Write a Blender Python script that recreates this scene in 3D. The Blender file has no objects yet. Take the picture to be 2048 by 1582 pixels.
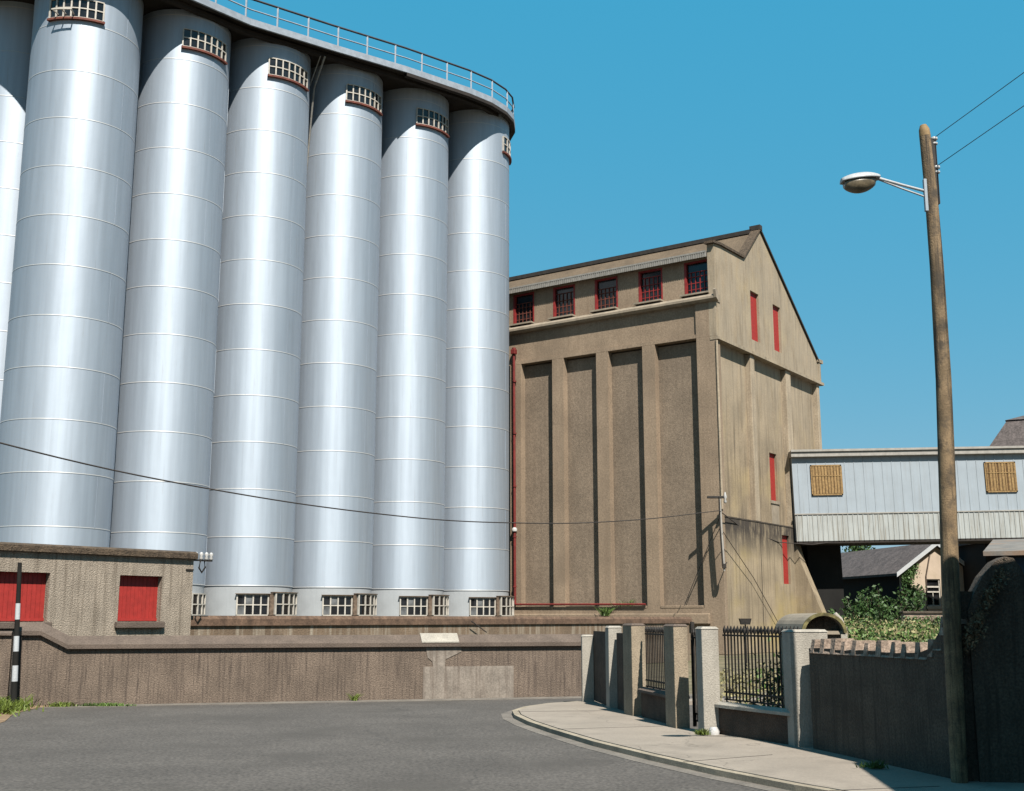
import bpy, bmesh, math, random
from mathutils import Vector, Matrix
random.seed(7)
PI = math.pi
sc = bpy.context.scene
COL = sc.collection

# ------------------------------------------------------------------ helpers
class MB:
    def __init__(s): s.bm = bmesh.new()
    def box(s, x0, x1, y0, y1, z0, z1, bev=0):
        vs = [s.bm.verts.new((x, y, z)) for z in (z0, z1) for y in (y0, y1) for x in (x0, x1)]
        fs = []
        for q in ((0,2,3,1),(4,5,7,6),(0,1,5,4),(2,6,7,3),(0,4,6,2),(1,3,7,5)):
            fs.append(s.bm.faces.new([vs[i] for i in q]))
        if bev:
            es = list({e for f in fs for e in f.edges})
            bmesh.ops.bevel(s.bm, geom=es, offset=bev, segments=2, affect='EDGES', profile=.5)
        return s
    def prism(s, poly, z0, z1, top=None):
        top = top or poly
        a = [s.bm.verts.new((x, y, z0)) for x, y in poly]
        b = [s.bm.verts.new((x, y, z1)) for x, y in top]
        n = len(poly)
        s.bm.faces.new(a); s.bm.faces.new(b[::-1])
        for i in range(n):
            j = (i+1) % n
            s.bm.faces.new((a[i], a[j], b[j], b[i]))
        return s
    def xprism(s, poly, mp, w0, w1):
        """poly in (u,v), mp(u,v,w)->xyz, extruded from w0 to w1"""
        a = [s.bm.verts.new(mp(u, v, w0)) for u, v in poly]
        b = [s.bm.verts.new(mp(u, v, w1)) for u, v in poly]
        n = len(poly)
        s.bm.faces.new(a); s.bm.faces.new(b[::-1])
        for i in range(n):
            j = (i+1) % n
            s.bm.faces.new((a[i], a[j], b[j], b[i]))
        return s
    def holes(s, outline, hs, mp, w0, w1):
        es = []
        for loop in [outline] + hs:
            vs = [s.bm.verts.new(mp(u, v, w0)) for u, v in loop]
            for i in range(len(vs)): es.append(s.bm.edges.new((vs[i], vs[(i+1) % len(vs)])))
        r = bmesh.ops.triangle_fill(s.bm, edges=es, use_beauty=True)
        fs = [g for g in r['geom'] if isinstance(g, bmesh.types.BMFace)]
        ex = bmesh.ops.extrude_face_region(s.bm, geom=fs)
        d = Vector(mp(0, 0, w1)) - Vector(mp(0, 0, w0))
        bmesh.ops.translate(s.bm, vec=d, verts=[g for g in ex['geom'] if isinstance(g, bmesh.types.BMVert)])
        return s
    def tube(s, pts, r, seg=8, cap=True):
        pts = [Vector(p) for p in pts]
        rs = r if isinstance(r, (list, tuple)) else [r]*len(pts)
        prev = None; up = Vector((0, 0, 1))
        rings = []
        for i, p in enumerate(pts):
            d = (pts[min(i+1, len(pts)-1)] - pts[max(i-1, 0)]).normalized()
            u = d.cross(up)
            if u.length < .05: u = d.cross(Vector((0, 1, 0)))
            u.normalize(); v = d.cross(u)
            rings.append([s.bm.verts.new(p + (u*math.cos(2*PI*k/seg) + v*math.sin(2*PI*k/seg))*rs[i]) for k in range(seg)])
        for a, b in zip(rings, rings[1:]):
            for k in range(seg):
                f = s.bm.faces.new((a[k], a[(k+1) % seg], b[(k+1) % seg], b[k])); f.smooth = True
        if cap:
            for rg_ in (rings[0][::-1], rings[-1]): s.bm.faces.new([s.bm.verts.new(v_.co) for v_ in rg_])
        return s
    def lathe(s, prof, c=(0, 0), seg=16, smooth=True):
        rings = []
        for r, z in prof:
            rings.append([s.bm.verts.new((c[0]+r*math.cos(2*PI*k/seg), c[1]+r*math.sin(2*PI*k/seg), z)) for k in range(seg)])
        for a, b in zip(rings, rings[1:]):
            for k in range(seg):
                f = s.bm.faces.new((a[k], a[(k+1) % seg], b[(k+1) % seg], b[k])); f.smooth = smooth
        for rg_ in (rings[0][::-1], rings[-1]): s.bm.faces.new([s.bm.verts.new(v_.co) for v_ in rg_])
        return s
    def sector(s, R0, R1, p0, p1, z0, z1, n=None):
        """curved box, angle p measured in degrees from local -Y towards +X"""
        n = n or max(1, int(abs(p1-p0)/5))
        cols = []
        for i in range(n+1):
            p = math.radians(p0 + (p1-p0)*i/n)
            sx, sy = math.sin(p), -math.cos(p)
            cols.append([s.bm.verts.new((R*sx, R*sy, z)) for R, z in ((R0, z0), (R1, z0), (R1, z1), (R0, z1))])
        for a, b in zip(cols, cols[1:]):
            for k in range(4): s.bm.faces.new((a[k], a[(k+1) % 4], b[(k+1) % 4], b[k]))
        s.bm.faces.new(cols[0][::-1]); s.bm.faces.new(cols[-1])
        return s
    def leaf(s, p, size, rnd):
        n = Vector((rnd.gauss(0, 1), rnd.gauss(0, 1), rnd.gauss(.3, .8)))
        if n.length < .01: n = Vector((0, 0, 1))
        n.normalize()
        u = n.cross(Vector((rnd.gauss(0, 1), rnd.gauss(0, 1), rnd.gauss(0, 1)))).normalized(); v = n.cross(u)
        a = size*rnd.uniform(.6, 1.3); b = a*rnd.uniform(.35, .6); p = Vector(p)
        s.bm.faces.new([s.bm.verts.new(q) for q in (p-u*a, p-v*b+u*a*.1, p+u*a, p+v*b+u*a*.1)])
    def build(s, name, mat, parent=None, recalc=True):
        if recalc: bmesh.ops.recalc_face_normals(s.bm, faces=s.bm.faces)
        me = bpy.data.meshes.new(name); s.bm.to_mesh(me); s.bm.free()
        me.materials.append(mat)
        o = bpy.data.objects.new(name, me); COL.objects.link(o)
        if parent: o.parent = parent
        return o

def tag(o, label=None, cat=None, group=None, kind=None):
    if label: o['label'] = label
    if cat: o['category'] = cat
    if group: o['group'] = group
    if kind: o['kind'] = kind
    return o
def thing(name, label, cat, loc=(0, 0, 0), rz=0, group=None):
    o = bpy.data.objects.new(name, None); COL.objects.link(o)
    o.location = loc; o.rotation_euler = (0, 0, rz)
    return tag(o, label, cat, group)
def kids(o): return [c for c in COL.objects if c.parent == o]
def copy_tree(o, parent=None):
    c = o.copy(); COL.objects.link(c); c.parent = parent
    for ch in kids(o): copy_tree(ch, c)
    return c
def MY(u, v, w): return (u, w, v)      # wall in x-z, thickness along y
def MX(u, v, w): return (w, u, v)      # wall in y-z, thickness along x
def rect(a, b, c, d): return [(a, c), (b, c), (b, d), (a, d)]

# ------------------------------------------------------------------ materials
def mat(name, col, rough=.8, metal=0, var=.18, vs=1.2, streak=0, streakcol=None, ss=1.6, fine=.12, fs=40,
        bump=.15, bs=60, blot=None, blotamt=0, blots=.4, spec=.3, bdist=.01, k=.6, zband=None, crack=None):
    m = bpy.data.materials.new(name); m.use_nodes = True
    k *= .757          # the whole scene is exposed for shade, so surfaces keep modest real-world albedos
    col = tuple(x*k for x in col)
    if streakcol: streakcol = tuple(x*k for x in streakcol)
    if blot: blot = tuple(x*k for x in blot)
    nt = m.node_tree; N = nt.nodes; Lk = nt.links
    b = N['Principled BSDF']; b.inputs['Roughness'].default_value = rough; b.inputs['Metallic'].default_value = metal
    b.inputs['Specular IOR Level'].default_value = spec
    tc = N.new('ShaderNodeTexCoord')
    def noise(scale, det=4, vec=None, rg=.55):
        n = N.new('ShaderNodeTexNoise'); n.inputs['Scale'].default_value = scale; n.inputs['Detail'].default_value = det
        n.inputs['Roughness'].default_value = rg
        Lk.new(vec or tc.outputs['Object'], n.inputs['Vector']); return n.outputs['Fac']
    def ramp(fac, a, b_, c0=0., c1=1.):
        r = N.new('ShaderNodeMapRange'); r.inputs['From Min'].default_value = a; r.inputs['From Max'].default_value = b_
        r.inputs['To Min'].default_value = c0; r.inputs['To Max'].default_value = c1; Lk.new(fac, r.inputs['Value']); return r.outputs['Result']
    def mix(fac, A, B, mode='MIX'):
        x = N.new('ShaderNodeMix'); x.data_type = 'RGBA'; x.blend_type = mode
        if isinstance(fac, float): x.inputs['Factor'].default_value = fac
        else: Lk.new(fac, x.inputs['Factor'])
        for s_, v in ((x.inputs['A'], A), (x.inputs['B'], B)):
            if isinstance(v, tuple): s_.default_value = v
            else: Lk.new(v, s_)
        return x.outputs['Result']
    c = (*col, 1)
    dark = tuple(x*(1-var) for x in col) + (1,); lite = tuple(min(1, x*(1+var)) for x in col) + (1,)
    out = mix(ramp(noise(vs), .35, .65), dark, lite)
    if fine: out = mix(ramp(noise(fs, 2), .3, .7), mix(1., out, (1-fine, 1-fine, 1-fine, 1), 'MULTIPLY'), mix(1., out, (1+fine, 1+fine, 1+fine, 1), 'MULTIPLY'))
    if streak:
        mp = N.new('ShaderNodeMapping'); mp.inputs['Scale'].default_value = (1, 1, .05); Lk.new(tc.outputs['Object'], mp.inputs['Vector'])
        f = ramp(noise(ss*2.5, 5, mp.outputs['Vector'], .7), .48, .68, 0, streak)
        sc_ = streakcol or tuple(x*.45 for x in col)
        out = mix(f, out, (*sc_, 1))
    if blot:
        out = mix(ramp(noise(blots, 5), .52, .68, 0, blotamt), out, (*blot, 1))
    if crack:           # (cell scale, width, colour, amount)
        nz = N.new('ShaderNodeTexNoise'); nz.inputs['Scale'].default_value = crack[0]*3; nz.inputs['Detail'].default_value = 6; Lk.new(tc.outputs['Object'], nz.inputs['Vector'])
        ad = N.new('ShaderNodeMix'); ad.data_type = 'RGBA'; ad.blend_type = 'ADD'; ad.inputs['Factor'].default_value = .9
        Lk.new(tc.outputs['Object'], ad.inputs['A']); Lk.new(nz.outputs['Color'], ad.inputs['B'])
        vo = N.new('ShaderNodeTexVoronoi'); vo.feature = 'DISTANCE_TO_EDGE'; vo.inputs['Scale'].default_value = crack[0]; Lk.new(ad.outputs['Result'], vo.inputs['Vector'])
        out = mix(ramp(vo.outputs['Distance'], 0, crack[1], crack[3], 0), out, (*[c_*k for c_ in crack[2]], 1))
    if zband:           # soot run with its own ragged lower edge: (z fading out, z full, colour, amount)
        sp_ = N.new('ShaderNodeSeparateXYZ'); Lk.new(tc.outputs['Object'], sp_.inputs[0])
        f1 = ramp(sp_.outputs['Z'], zband[0], zband[1], 0, 1)
        mp2 = N.new('ShaderNodeMapping'); mp2.inputs['Scale'].default_value = (1, 1, .25); Lk.new(tc.outputs['Object'], mp2.inputs['Vector'])
        f2 = ramp(noise(1.3, 6, mp2.outputs['Vector'], .75), .33, .52, 0, 1)
        mm = N.new('ShaderNodeMath'); mm.operation = 'MULTIPLY'; Lk.new(f1, mm.inputs[0]); Lk.new(f2, mm.inputs[1])
        m3 = N.new('ShaderNodeMath'); m3.operation = 'MULTIPLY'; Lk.new(mm.outputs[0], m3.inputs[0]); m3.inputs[1].default_value = zband[3]
        out = mix(m3.outputs[0], out, (*[c_*k for c_ in zband[2]], 1))
    Lk.new(out, b.inputs['Base Color'])
    if bump:
        bp = N.new('ShaderNodeBump'); bp.inputs['Strength'].default_value = bump; bp.inputs['Distance'].default_value = bdist
        Lk.new(noise(bs, 3), bp.inputs['Height']); Lk.new(bp.outputs['Normal'], b.inputs['Normal'])
    return m

M = {}
CO = (.232, .172, .120)
M['conc_brown'] = mat('brown_render', CO, .9, var=.13, vs=.35, streak=.35, streakcol=(.15, .105, .07), ss=1.2, fine=.16, fs=9, bump=.5, bs=14, bdist=.03, k=1, blot=(.16, .12, .085), blotamt=.5, blots=.3, crack=(.22, .0035, (.10, .075, .055), .5))
M['conc_panel'] = mat('grey_brown_panel', (.178, .136, .099), .9, var=.13, vs=.35, streak=.5, streakcol=(.13, .098, .07), ss=1.4, fine=.22, fs=9, bump=.6, bs=14, bdist=.03, k=1)
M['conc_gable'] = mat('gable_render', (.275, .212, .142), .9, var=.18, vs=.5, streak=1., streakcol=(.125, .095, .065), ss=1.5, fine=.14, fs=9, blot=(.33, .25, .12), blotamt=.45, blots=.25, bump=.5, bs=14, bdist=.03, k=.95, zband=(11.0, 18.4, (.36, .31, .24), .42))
M['conc_pilaster'] = mat('relief_lightened_pilaster', (.315, .255, .185), .9, var=.15, vs=.6, streak=.8, streakcol=(.18, .14, .10), ss=1.6, fine=.14, fs=9, bump=.5, bs=14, bdist=.03, k=1)  # lighter colour stands in for weak relief shading; streaks are weathering
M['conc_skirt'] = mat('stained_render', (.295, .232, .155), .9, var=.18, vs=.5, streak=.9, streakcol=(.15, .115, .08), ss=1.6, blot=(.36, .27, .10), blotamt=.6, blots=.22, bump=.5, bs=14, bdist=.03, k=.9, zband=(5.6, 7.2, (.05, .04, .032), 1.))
M['dirt_band'] = mat('sooty_lip', (.085, .066, .05), .95, var=.3, vs=2)
M['cornice'] = mat('weathered_cornice', (.40, .33, .25), .9, var=.15, vs=1.5, streak=.3)
M['roof_brown'] = mat('brown_roof_sheet', (.20, .145, .095), .9, k=.55, var=.15, vs=.8, fine=.2, fs=12, bump=.5, bs=12, bdist=.04)
M['coping_dark'] = mat('dark_coping', (.045, .038, .033), .9, var=.25, vs=3)
M['asb_grey'] = mat('grey_sheet_edge', (.36, .34, .31), .85, var=.15, vs=5)
M['red_pipe'] = mat('old_red_pipe_paint', (.22, .022, .018), .7, var=.2, vs=4)
M['red'] = mat('red_paint', (.47, .036, .028), .65, var=.12, vs=6, streak=.35, streakcol=(.33, .03, .02), ss=5, fine=.1)
M['red_dark'] = mat('red_frame_paint', (.34, .03, .028), .6, var=.2, vs=5)
M['glass'] = mat('dark_glass', (.018, .018, .020), .12, var=.5, vs=1.6, fine=0, bump=.1, bs=3, spec=.5)
M['glass_pale'] = mat('dusty_glass', (.16, .165, .17), .4, var=.4, vs=3, fine=0, bump=0)
M['white'] = mat('off_white_paint', (.66, .61, .54), .6, var=.12, vs=6)
M['sill'] = mat('brick_red_sill', (.20, .055, .035), .8, var=.25, vs=5)
M['hood'] = mat('grimy_brown_hood', (.20, .14, .10), .9, var=.35, vs=5)
M['silo_base'] = mat('silo_base_paint', (.50, .525, .55), .55, var=.05, vs=1.5, streak=.12, fine=.03)
M['under'] = mat('dark_underside', (.040, .032, .028), .95, var=.25, vs=1)
M['rail'] = mat('grey_blue_paint', (.40, .45, .52), .6, var=.12, vs=3)
M['rail_dark'] = mat('dark_handrail', (.07, .06, .065), .6, var=.2, vs=3)
M['hut'] = mat('pebbledash', (.27, .225, .18), .95, k=1, var=.12, vs=1.5, streak=.75, streakcol=(.12, .094, .07), ss=3.0, fine=.28, fs=26, bump=.9, bs=30, bdist=.04)
M['hut_cap'] = mat('mossy_cap', (.125, .088, .058), .95, var=.35, vs=6, fine=.35, fs=30, bump=1, bs=24, bdist=.05)
M['wall_low'] = mat('brown_pebbledash', (.138, .104, .080), .95, k=1, var=.16, vs=1.2, streak=.95, streakcol=(.062, .046, .037), ss=6.5, fine=.3, fs=28, bump=.9, bs=34, bdist=.03)
M['wall_cap'] = mat('coping_concrete', (.165, .125, .10), .95, var=.16, vs=2, fine=.25, fs=30, bump=.8, bs=30, bdist=.02)
M['patch'] = mat('pale_render_patch', (.33, .28, .235), .95, var=.15, vs=3, streak=.75, streakcol=(.16, .12, .095), ss=3.5, fine=.2, fs=28, bump=.6, bs=34)
M['wall_up'] = mat('streaked_concrete', (.235, .165, .11), .95, var=.2, vs=.9, streak=.85, streakcol=(.50, .43, .34), ss=1.9, fine=.25, fs=20, bump=.7, bs=25, bdist=.03)
M['cap_red'] = mat('red_brown_cap', (.17, .105, .07), .95, var=.3, vs=3, fine=.3, fs=20, bump=.8, bs=25)
M['asphalt'] = mat('asphalt', (.080, .071, .064), .92, k=1, var=.12, vs=.5, fine=.45, fs=22, bump=.6, bs=70, blot=(.062, .055, .049), blotamt=.75, blots=.45, spec=.25, crack=(.16, .004, (.035, .032, .03), .4))
M['gutter'] = mat('pale_gutter', (.235, .205, .175), .95, var=.18, vs=2, fine=.25, fs=30, blot=(.15, .13, .115), blotamt=.6, blots=1.2, bump=.5)
M['pave'] = mat('pavement_concrete', (.235, .20, .165), .93, k=1, var=.08, vs=.9, fine=.1, fs=30, blot=(.17, .145, .12), blotamt=.6, blots=1.1, bump=.4, bs=50, streak=0, crack=(.35, .006, (.10, .085, .07), .6))
M['kerb'] = mat('kerb_stone', (.38, .32, .24), .93, k=.7, var=.2, vs=2, fine=.2, bump=.5)
M['sand'] = mat('sandy_verge', (.33, .22, .13), .95, var=.2, vs=2.5, fine=.25, fs=40, bump=.6)
M['ground'] = mat('yard_ground', (.22, .18, .11), .95, var=.25, vs=.5, fine=.25, fs=8, blot=(.11, .13, .04), blotamt=.8, blots=.35)
M['pier'] = mat('pier_render', (.42, .335, .24), .93, var=.14, vs=2.5, streak=.3, fine=.22, fs=30, bump=.7, bs=40, bdist=.02)
M['pier_white'] = mat('pale_pier_render', (.50, .455, .39), .93, var=.1, vs=2.5, streak=.3, streakcol=(.30, .27, .23), fine=.15, fs=30, bump=.6, bs=40, bdist=.02)
M['dwarf'] = mat('dark_pebbledash', (.12, .082, .06), .95, var=.25, vs=3, fine=.35, fs=35, bump=.9, bs=40, bdist=.02)
M['iron'] = mat('black_iron', (.028, .022, .018), .7, var=.4, vs=8)
M['dark_wall'] = mat('dark_rough_render', (.135, .104, .078), .95, var=.22, vs=2, streak=.8, ss=5, fine=.35, fs=30, bump=.9, bs=40, bdist=.03)  # dark brown base, streaked and mottled
M['stone'] = mat('pinkish_stone', (.36, .27, .21), .9, k=.65, var=.3, vs=6, fine=.25, fs=30, bump=.8, bs=20, bdist=.03)
M['wood'] = mat('weathered_pole_timber', (.30, .205, .115), .85, var=.3, vs=3, streak=1., streakcol=(.045, .034, .024), ss=5, blot=(.075, .06, .045), blotamt=.85, blots=5, fine=.25, fs=60, bump=.8, bs=60, bdist=.01)
M['cutwood'] = mat('cut_timber_end', (.34, .22, .10), .8, var=.2, vs=12)
M['lamp_grey'] = mat('lamp_grey_paint', (.56, .57, .58), .45, var=.08, vs=6)
M['lens'] = mat('yellowed_lens', (.23, .18, .11), .35, var=.3, vs=14, spec=.6)
M['ceramic'] = mat('ceramic_white', (.70, .68, .66), .3, var=.05)
M['wire'] = mat('black_cable', (.06, .05, .045), .9)
M['clad'] = mat('pale_blue_cladding', (.44, .50, .56), .6, var=.05, vs=.8, streak=.35, streakcol=(.33, .34, .34), ss=2.2, fine=.05, bump=.1)
M['clad_low'] = mat('weathered_cladding', (.52, .54, .53), .7, var=.07, vs=.8, streak=.75, streakcol=(.30, .26, .20), ss=3, fine=.08, bump=.1)
M['clad_cap'] = mat('gallery_roof_edge', (.47, .44, .40), .8, var=.12, vs=3, streak=.2)
M['ochre'] = mat('ochre_timber_louvre', (.40, .25, .10), .75, var=.25, vs=8, streak=.8, streakcol=(.17, .09, .03), ss=5)
M['ochre_in'] = mat('louvre_gap_dark', (.16, .085, .03), .9, var=.3, vs=6)
M['shade_black'] = mat('painted_shade_black', (.012, .011, .010), .95, var=.3)  # near-black colour that paints deep shade onto walls under and beyond the gallery
M['slate'] = mat('dark_slate', (.10, .082, .078), .85, k=.75, var=.2, vs=1.5, fine=.3, fs=6, bump=.7, bs=8, bdist=.05)
M['house'] = mat('cream_render', (.50, .40, .31), .9, k=.8, var=.08, vs=1, streak=.15, blot=(.38, .31, .2), blotamt=.4, blots=.7)
M['board'] = mat('white_bargeboard', (.64, .66, .68), .95, spec=.05, var=.05)
M['leaf'] = mat('leaf_green', (.060, .100, .020), .6, var=.5, vs=3.5, fine=.3, fs=30, bump=0, k=1.15)
M['leaf_dark'] = mat('bush_leaf', (.030, .062, .014), .6, var=.55, vs=2.5, fine=.3, fs=30, bump=0, k=1.15)
M['leaf_lime'] = mat('fresh_grass', (.15, .20, .028), .6, var=.4, vs=5, bump=0)
M['leaf_pale'] = mat('dry_weeds', (.22, .19, .09), .7, var=.4, vs=4, bump=0, k=.95)
M['ivy'] = mat('ivy_leaf', (.055, .105, .030), .55, var=.5, vs=4, bump=0, k=1.15)
M['bark'] = mat('bark', (.10, .07, .045), .9, var=.3)
M['black'] = mat('black_paint', (.030, .029, .027), .95, spec=.05, var=.2)
M['blue_steel'] = mat('blue_grey_paint', (.10, .14, .19), .7, var=.15, vs=2, streak=.3)
M['shed_roof'] = mat('rusty_tin_roof', (.27, .24, .21), .7, var=.2, vs=4, blot=(.35, .2, .11), blotamt=.7, blots=2)
M['moss'] = mat('mossy_edge', (.20, .17, .07), .9, var=.5, vs=10)

ROT = 0.25
def silo_metal():
    m = bpy.data.materials.new('aluminium_painted_steel'); m.use_nodes = True
    nt = m.node_tree; N = nt.nodes; Lk = nt.links; b = N['Principled BSDF']
    tc = N.new('ShaderNodeTexCoord')
    sep = N.new('ShaderNodeSeparateXYZ'); Lk.new(tc.outputs['Object'], sep.inputs[0])
    a1 = N.new('ShaderNodeMath'); a1.operation = 'SUBTRACT'; a1.inputs[1].default_value = 3.70; Lk.new(sep.outputs['Z'], a1.inputs[0])
    a2 = N.new('ShaderNodeMath'); a2.operation = 'DIVIDE'; a2.inputs[1].default_value = 2.507; Lk.new(a1.outputs[0], a2.inputs[0])
    a3 = N.new('ShaderNodeMath'); a3.operation = 'FLOOR'; Lk.new(a2.outputs[0], a3.inputs[0])
    oi = N.new('ShaderNodeObjectInfo')
    wn = N.new('ShaderNodeTexWhiteNoise'); wn.noise_dimensions = '2D'
    cx = N.new('ShaderNodeCombineXYZ'); Lk.new(a3.outputs[0], cx.inputs[0]); Lk.new(oi.outputs['Random'], cx.inputs[1]); Lk.new(cx.outputs[0], wn.inputs['Vector'])
    mr = N.new('ShaderNodeMapRange'); mr.inputs['To Min'].default_value = .60; mr.inputs['To Max'].default_value = .66; Lk.new(wn.outputs['Value'], mr.inputs['Value'])
    Lk.new(mr.outputs[0], b.inputs['Roughness'])
    mc = N.new('ShaderNodeMapRange'); mc.inputs['To Min'].default_value = .0; mc.inputs['To Max'].default_value = 1; Lk.new(wn.outputs['Value'], mc.inputs['Value'])
    mx = N.new('ShaderNodeMix'); mx.data_type = 'RGBA'; Lk.new(mc.outputs[0], mx.inputs['Factor'])
    mx.inputs['A'].default_value = (.258, .294, .342, 1); mx.inputs['B'].default_value = (.28, .318, .368, 1)
    mp = N.new('ShaderNodeMapping'); mp.inputs['Scale'].default_value = (2.2, 2.2, .12); Lk.new(tc.outputs['Object'], mp.inputs['Vector'])
    ns = N.new('ShaderNodeTexNoise'); ns.inputs['Scale'].default_value = 1.6; ns.inputs['Detail'].default_value = 5; Lk.new(mp.outputs[0], ns.inputs['Vector'])
    r2 = N.new('ShaderNodeMapRange'); r2.inputs['From Min'].default_value = .35; r2.inputs['From Max'].default_value = .7
    r2.inputs['To Min'].default_value = 1.04; r2.inputs['To Max'].default_value = .91; Lk.new(ns.outputs['Fac'], r2.inputs['Value'])
    m2 = N.new('ShaderNodeMix'); m2.data_type = 'RGBA'; m2.blend_type = 'MULTIPLY'; m2.inputs['Factor'].default_value = 1
    Lk.new(mx.outputs['Result'], m2.inputs['A']); Lk.new(r2.outputs[0], m2.inputs['B'])
    mp4 = N.new('ShaderNodeMapping'); mp4.inputs['Scale'].default_value = (5, 5, .22); Lk.new(tc.outputs['Object'], mp4.inputs['Vector'])
    n4 = N.new('ShaderNodeTexNoise'); n4.inputs['Scale'].default_value = 1.3; n4.inputs['Detail'].default_value = 6; n4.inputs['Roughness'].default_value = .75; Lk.new(mp4.outputs[0], n4.inputs['Vector'])
    r4 = N.new('ShaderNodeMapRange'); r4.inputs['From Min'].default_value = .60; r4.inputs['From Max'].default_value = .78; r4.inputs['To Max'].default_value = .55; Lk.new(n4.outputs['Fac'], r4.inputs['Value'])
    m4 = N.new('ShaderNodeMix'); m4.data_type = 'RGBA'; Lk.new(r4.outputs[0], m4.inputs['Factor']); Lk.new(m2.outputs['Result'], m4.inputs['A']); m4.inputs['B'].default_value = (.17, .155, .14, 1)
    fr_ = N.new('ShaderNodeMath'); fr_.operation = 'FRACT'; Lk.new(a2.outputs[0], fr_.inputs[0])
    c1_ = N.new('ShaderNodeMath'); c1_.operation = 'COMPARE'; c1_.inputs[2].default_value = .013; Lk.new(fr_.outputs[0], c1_.inputs[0]); c1_.inputs[1].default_value = .0
    m5 = N.new('ShaderNodeMix'); m5.data_type = 'RGBA'; Lk.new(c1_.outputs[0], m5.inputs['Factor']); Lk.new(m4.outputs['Result'], m5.inputs['A']); m5.inputs['B'].default_value = (.38, .375, .365, 1)   # bare lap weld, a paler grey
    Lk.new(m5.outputs['Result'], b.inputs['Base Color'])
    b.inputs['Metallic'].default_value = .55
    tg = N.new('ShaderNodeTangent'); tg.direction_type = 'RADIAL'; tg.axis = 'Z'; Lk.new(tg.outputs[0], b.inputs['Tangent']); b.inputs['Anisotropic'].default_value = .38; b.inputs['Anisotropic Rotation'].default_value = ROT
    bp = N.new('ShaderNodeBump'); bp.inputs['Strength'].default_value = .12; bp.inputs['Distance'].default_value = .05
    n3 = N.new('ShaderNodeTexNoise'); n3.inputs['Scale'].default_value = 1.1; n3.inputs['Detail'].default_value = 2; Lk.new(tc.outputs['Object'], n3.inputs['Vector'])
    Lk.new(n3.outputs['Fac'], bp.inputs['Height']); Lk.new(bp.outputs['Normal'], b.inputs['Normal'])
    return m
M['silo'] = silo_metal()

# ------------------------------------------------------------------ sun, sky, camera
SUN_AZ, SUN_EL = math.radians(17), math.radians(51)      # sun stands behind the camera, to the right
sd = Vector((math.sin(SUN_AZ)*math.cos(SUN_EL), -math.cos(SUN_AZ)*math.cos(SUN_EL), math.sin(SUN_EL)))
sl = bpy.data.lights.new('sun', 'SUN'); sl.energy = 5.0; sl.angle = math.radians(.5); sl.color = (1, .95, .86)
so = bpy.data.objects.new('sun', sl); COL.objects.link(so)
so.rotation_euler = (-sd).to_track_quat('-Z', 'Y').to_euler(); so.location = (0, -5, 60)
w = bpy.data.worlds.new('World'); sc.world = w; w.use_nodes = True
wn = w.node_tree.nodes; wl = w.node_tree.links
bg = wn['Background']; bg.inputs['Strength'].default_value = .0757
sky = wn.new('ShaderNodeTexSky'); sky.sky_type = 'NISHITA'; sky.sun_disc = False
sky.sun_elevation = SUN_EL; sky.sun_rotation = math.atan2(sd.x, sd.y)
sky.air_density = 1.0; sky.dust_density = .3; sky.ozone_density = 1.0
tint = wn.new('ShaderNodeMix'); tint.data_type = 'RGBA'; tint.blend_type = 'MULTIPLY'; tint.inputs['Factor'].default_value = 1
tint.inputs['B'].default_value = (.29, .15, .05, 1)
base = wn.new('ShaderNodeMix'); base.data_type = 'RGBA'; base.blend_type = 'ADD'; base.inputs['Factor'].default_value = 1
base.inputs['B'].default_value = (.0, 1.80, 3.25, 1)      # saturated summer blue of the film stock
wl.new(sky.outputs['Color'], tint.inputs['A']); wl.new(tint.outputs['Result'], base.inputs['A']); wl.new(base.outputs['Result'], bg.inputs['Color'])
cam = bpy.data.cameras.new('camera'); co = bpy.data.objects.new('camera', cam); COL.objects.link(co)
cam.sensor_width = 36; cam.lens = 2350/2048*36; cam.clip_end = 3000; cam.clip_start = .1
co.location = (0, 0, 2.0); co.rotation_euler = (PI/2 + math.radians(10.7697), 0, 0)
sc.camera = co
sc.view_settings.view_transform = 'Standard'; sc.view_settings.look = 'None'; sc.view_settings.exposure = 1.25; sc.view_settings.gamma = 1
sc.view_settings.use_curve_mapping = False

# ------------------------------------------------------------------ ground
def sheet(name, poly, z, m, thick=None):
    mb = MB()
    if thick: mb.prism(poly, z-thick, z)
    else: mb.bm.faces.new([mb.bm.verts.new((x, y, z)) for x, y in poly])
    o = mb.build(name, m)
    for f in o.data.polygons:
        pass
    tag(o, kind='structure'); return o
sheet('ground', [(-900, -900), (900, -900), (900, 1500), (-900, 1500)], -.02, M['ground'])
LW0 = Vector((-10.35, 28.69)); LWd = Vector((.96517, .26163)); LWn = Vector((.26163, -.96517))   # line of the long roadside wall
def LW(t, o=0): p = LW0 + LWd*t + LWn*o; return (p.x, p.y)
sheet('road', [(-60, -30), (60, -30), (60, 42), LW(30, .3), LW(-30, .3)], -.012, M['asphalt'])
KERB = [(14, 31.6), (4.5, 29.9), (1.75, 29.15), (.85, 28.35), (.25, 27.2), (.0, 26.1), (.05, 24.9), (.3, 23.4), (.68, 21.83), (1.3, 19.6), (1.99, 17.65), (2.65, 16.0), (3.35, 14.54), (4.3, 12.9), (6, 10.5), (9, 7)]
def offs(line, d):
    out = []
    for i, p in enumerate(line):
        a = Vector(line[max(i-1, 0)]); b = Vector(line[min(i+1, len(line)-1)]); t = (b-a).normalized()
        n = Vector((t.y, -t.x)); out.append((p[0]+n.x*d, p[1]+n.y*d))
    return out
rnd = random.Random(3)
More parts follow.
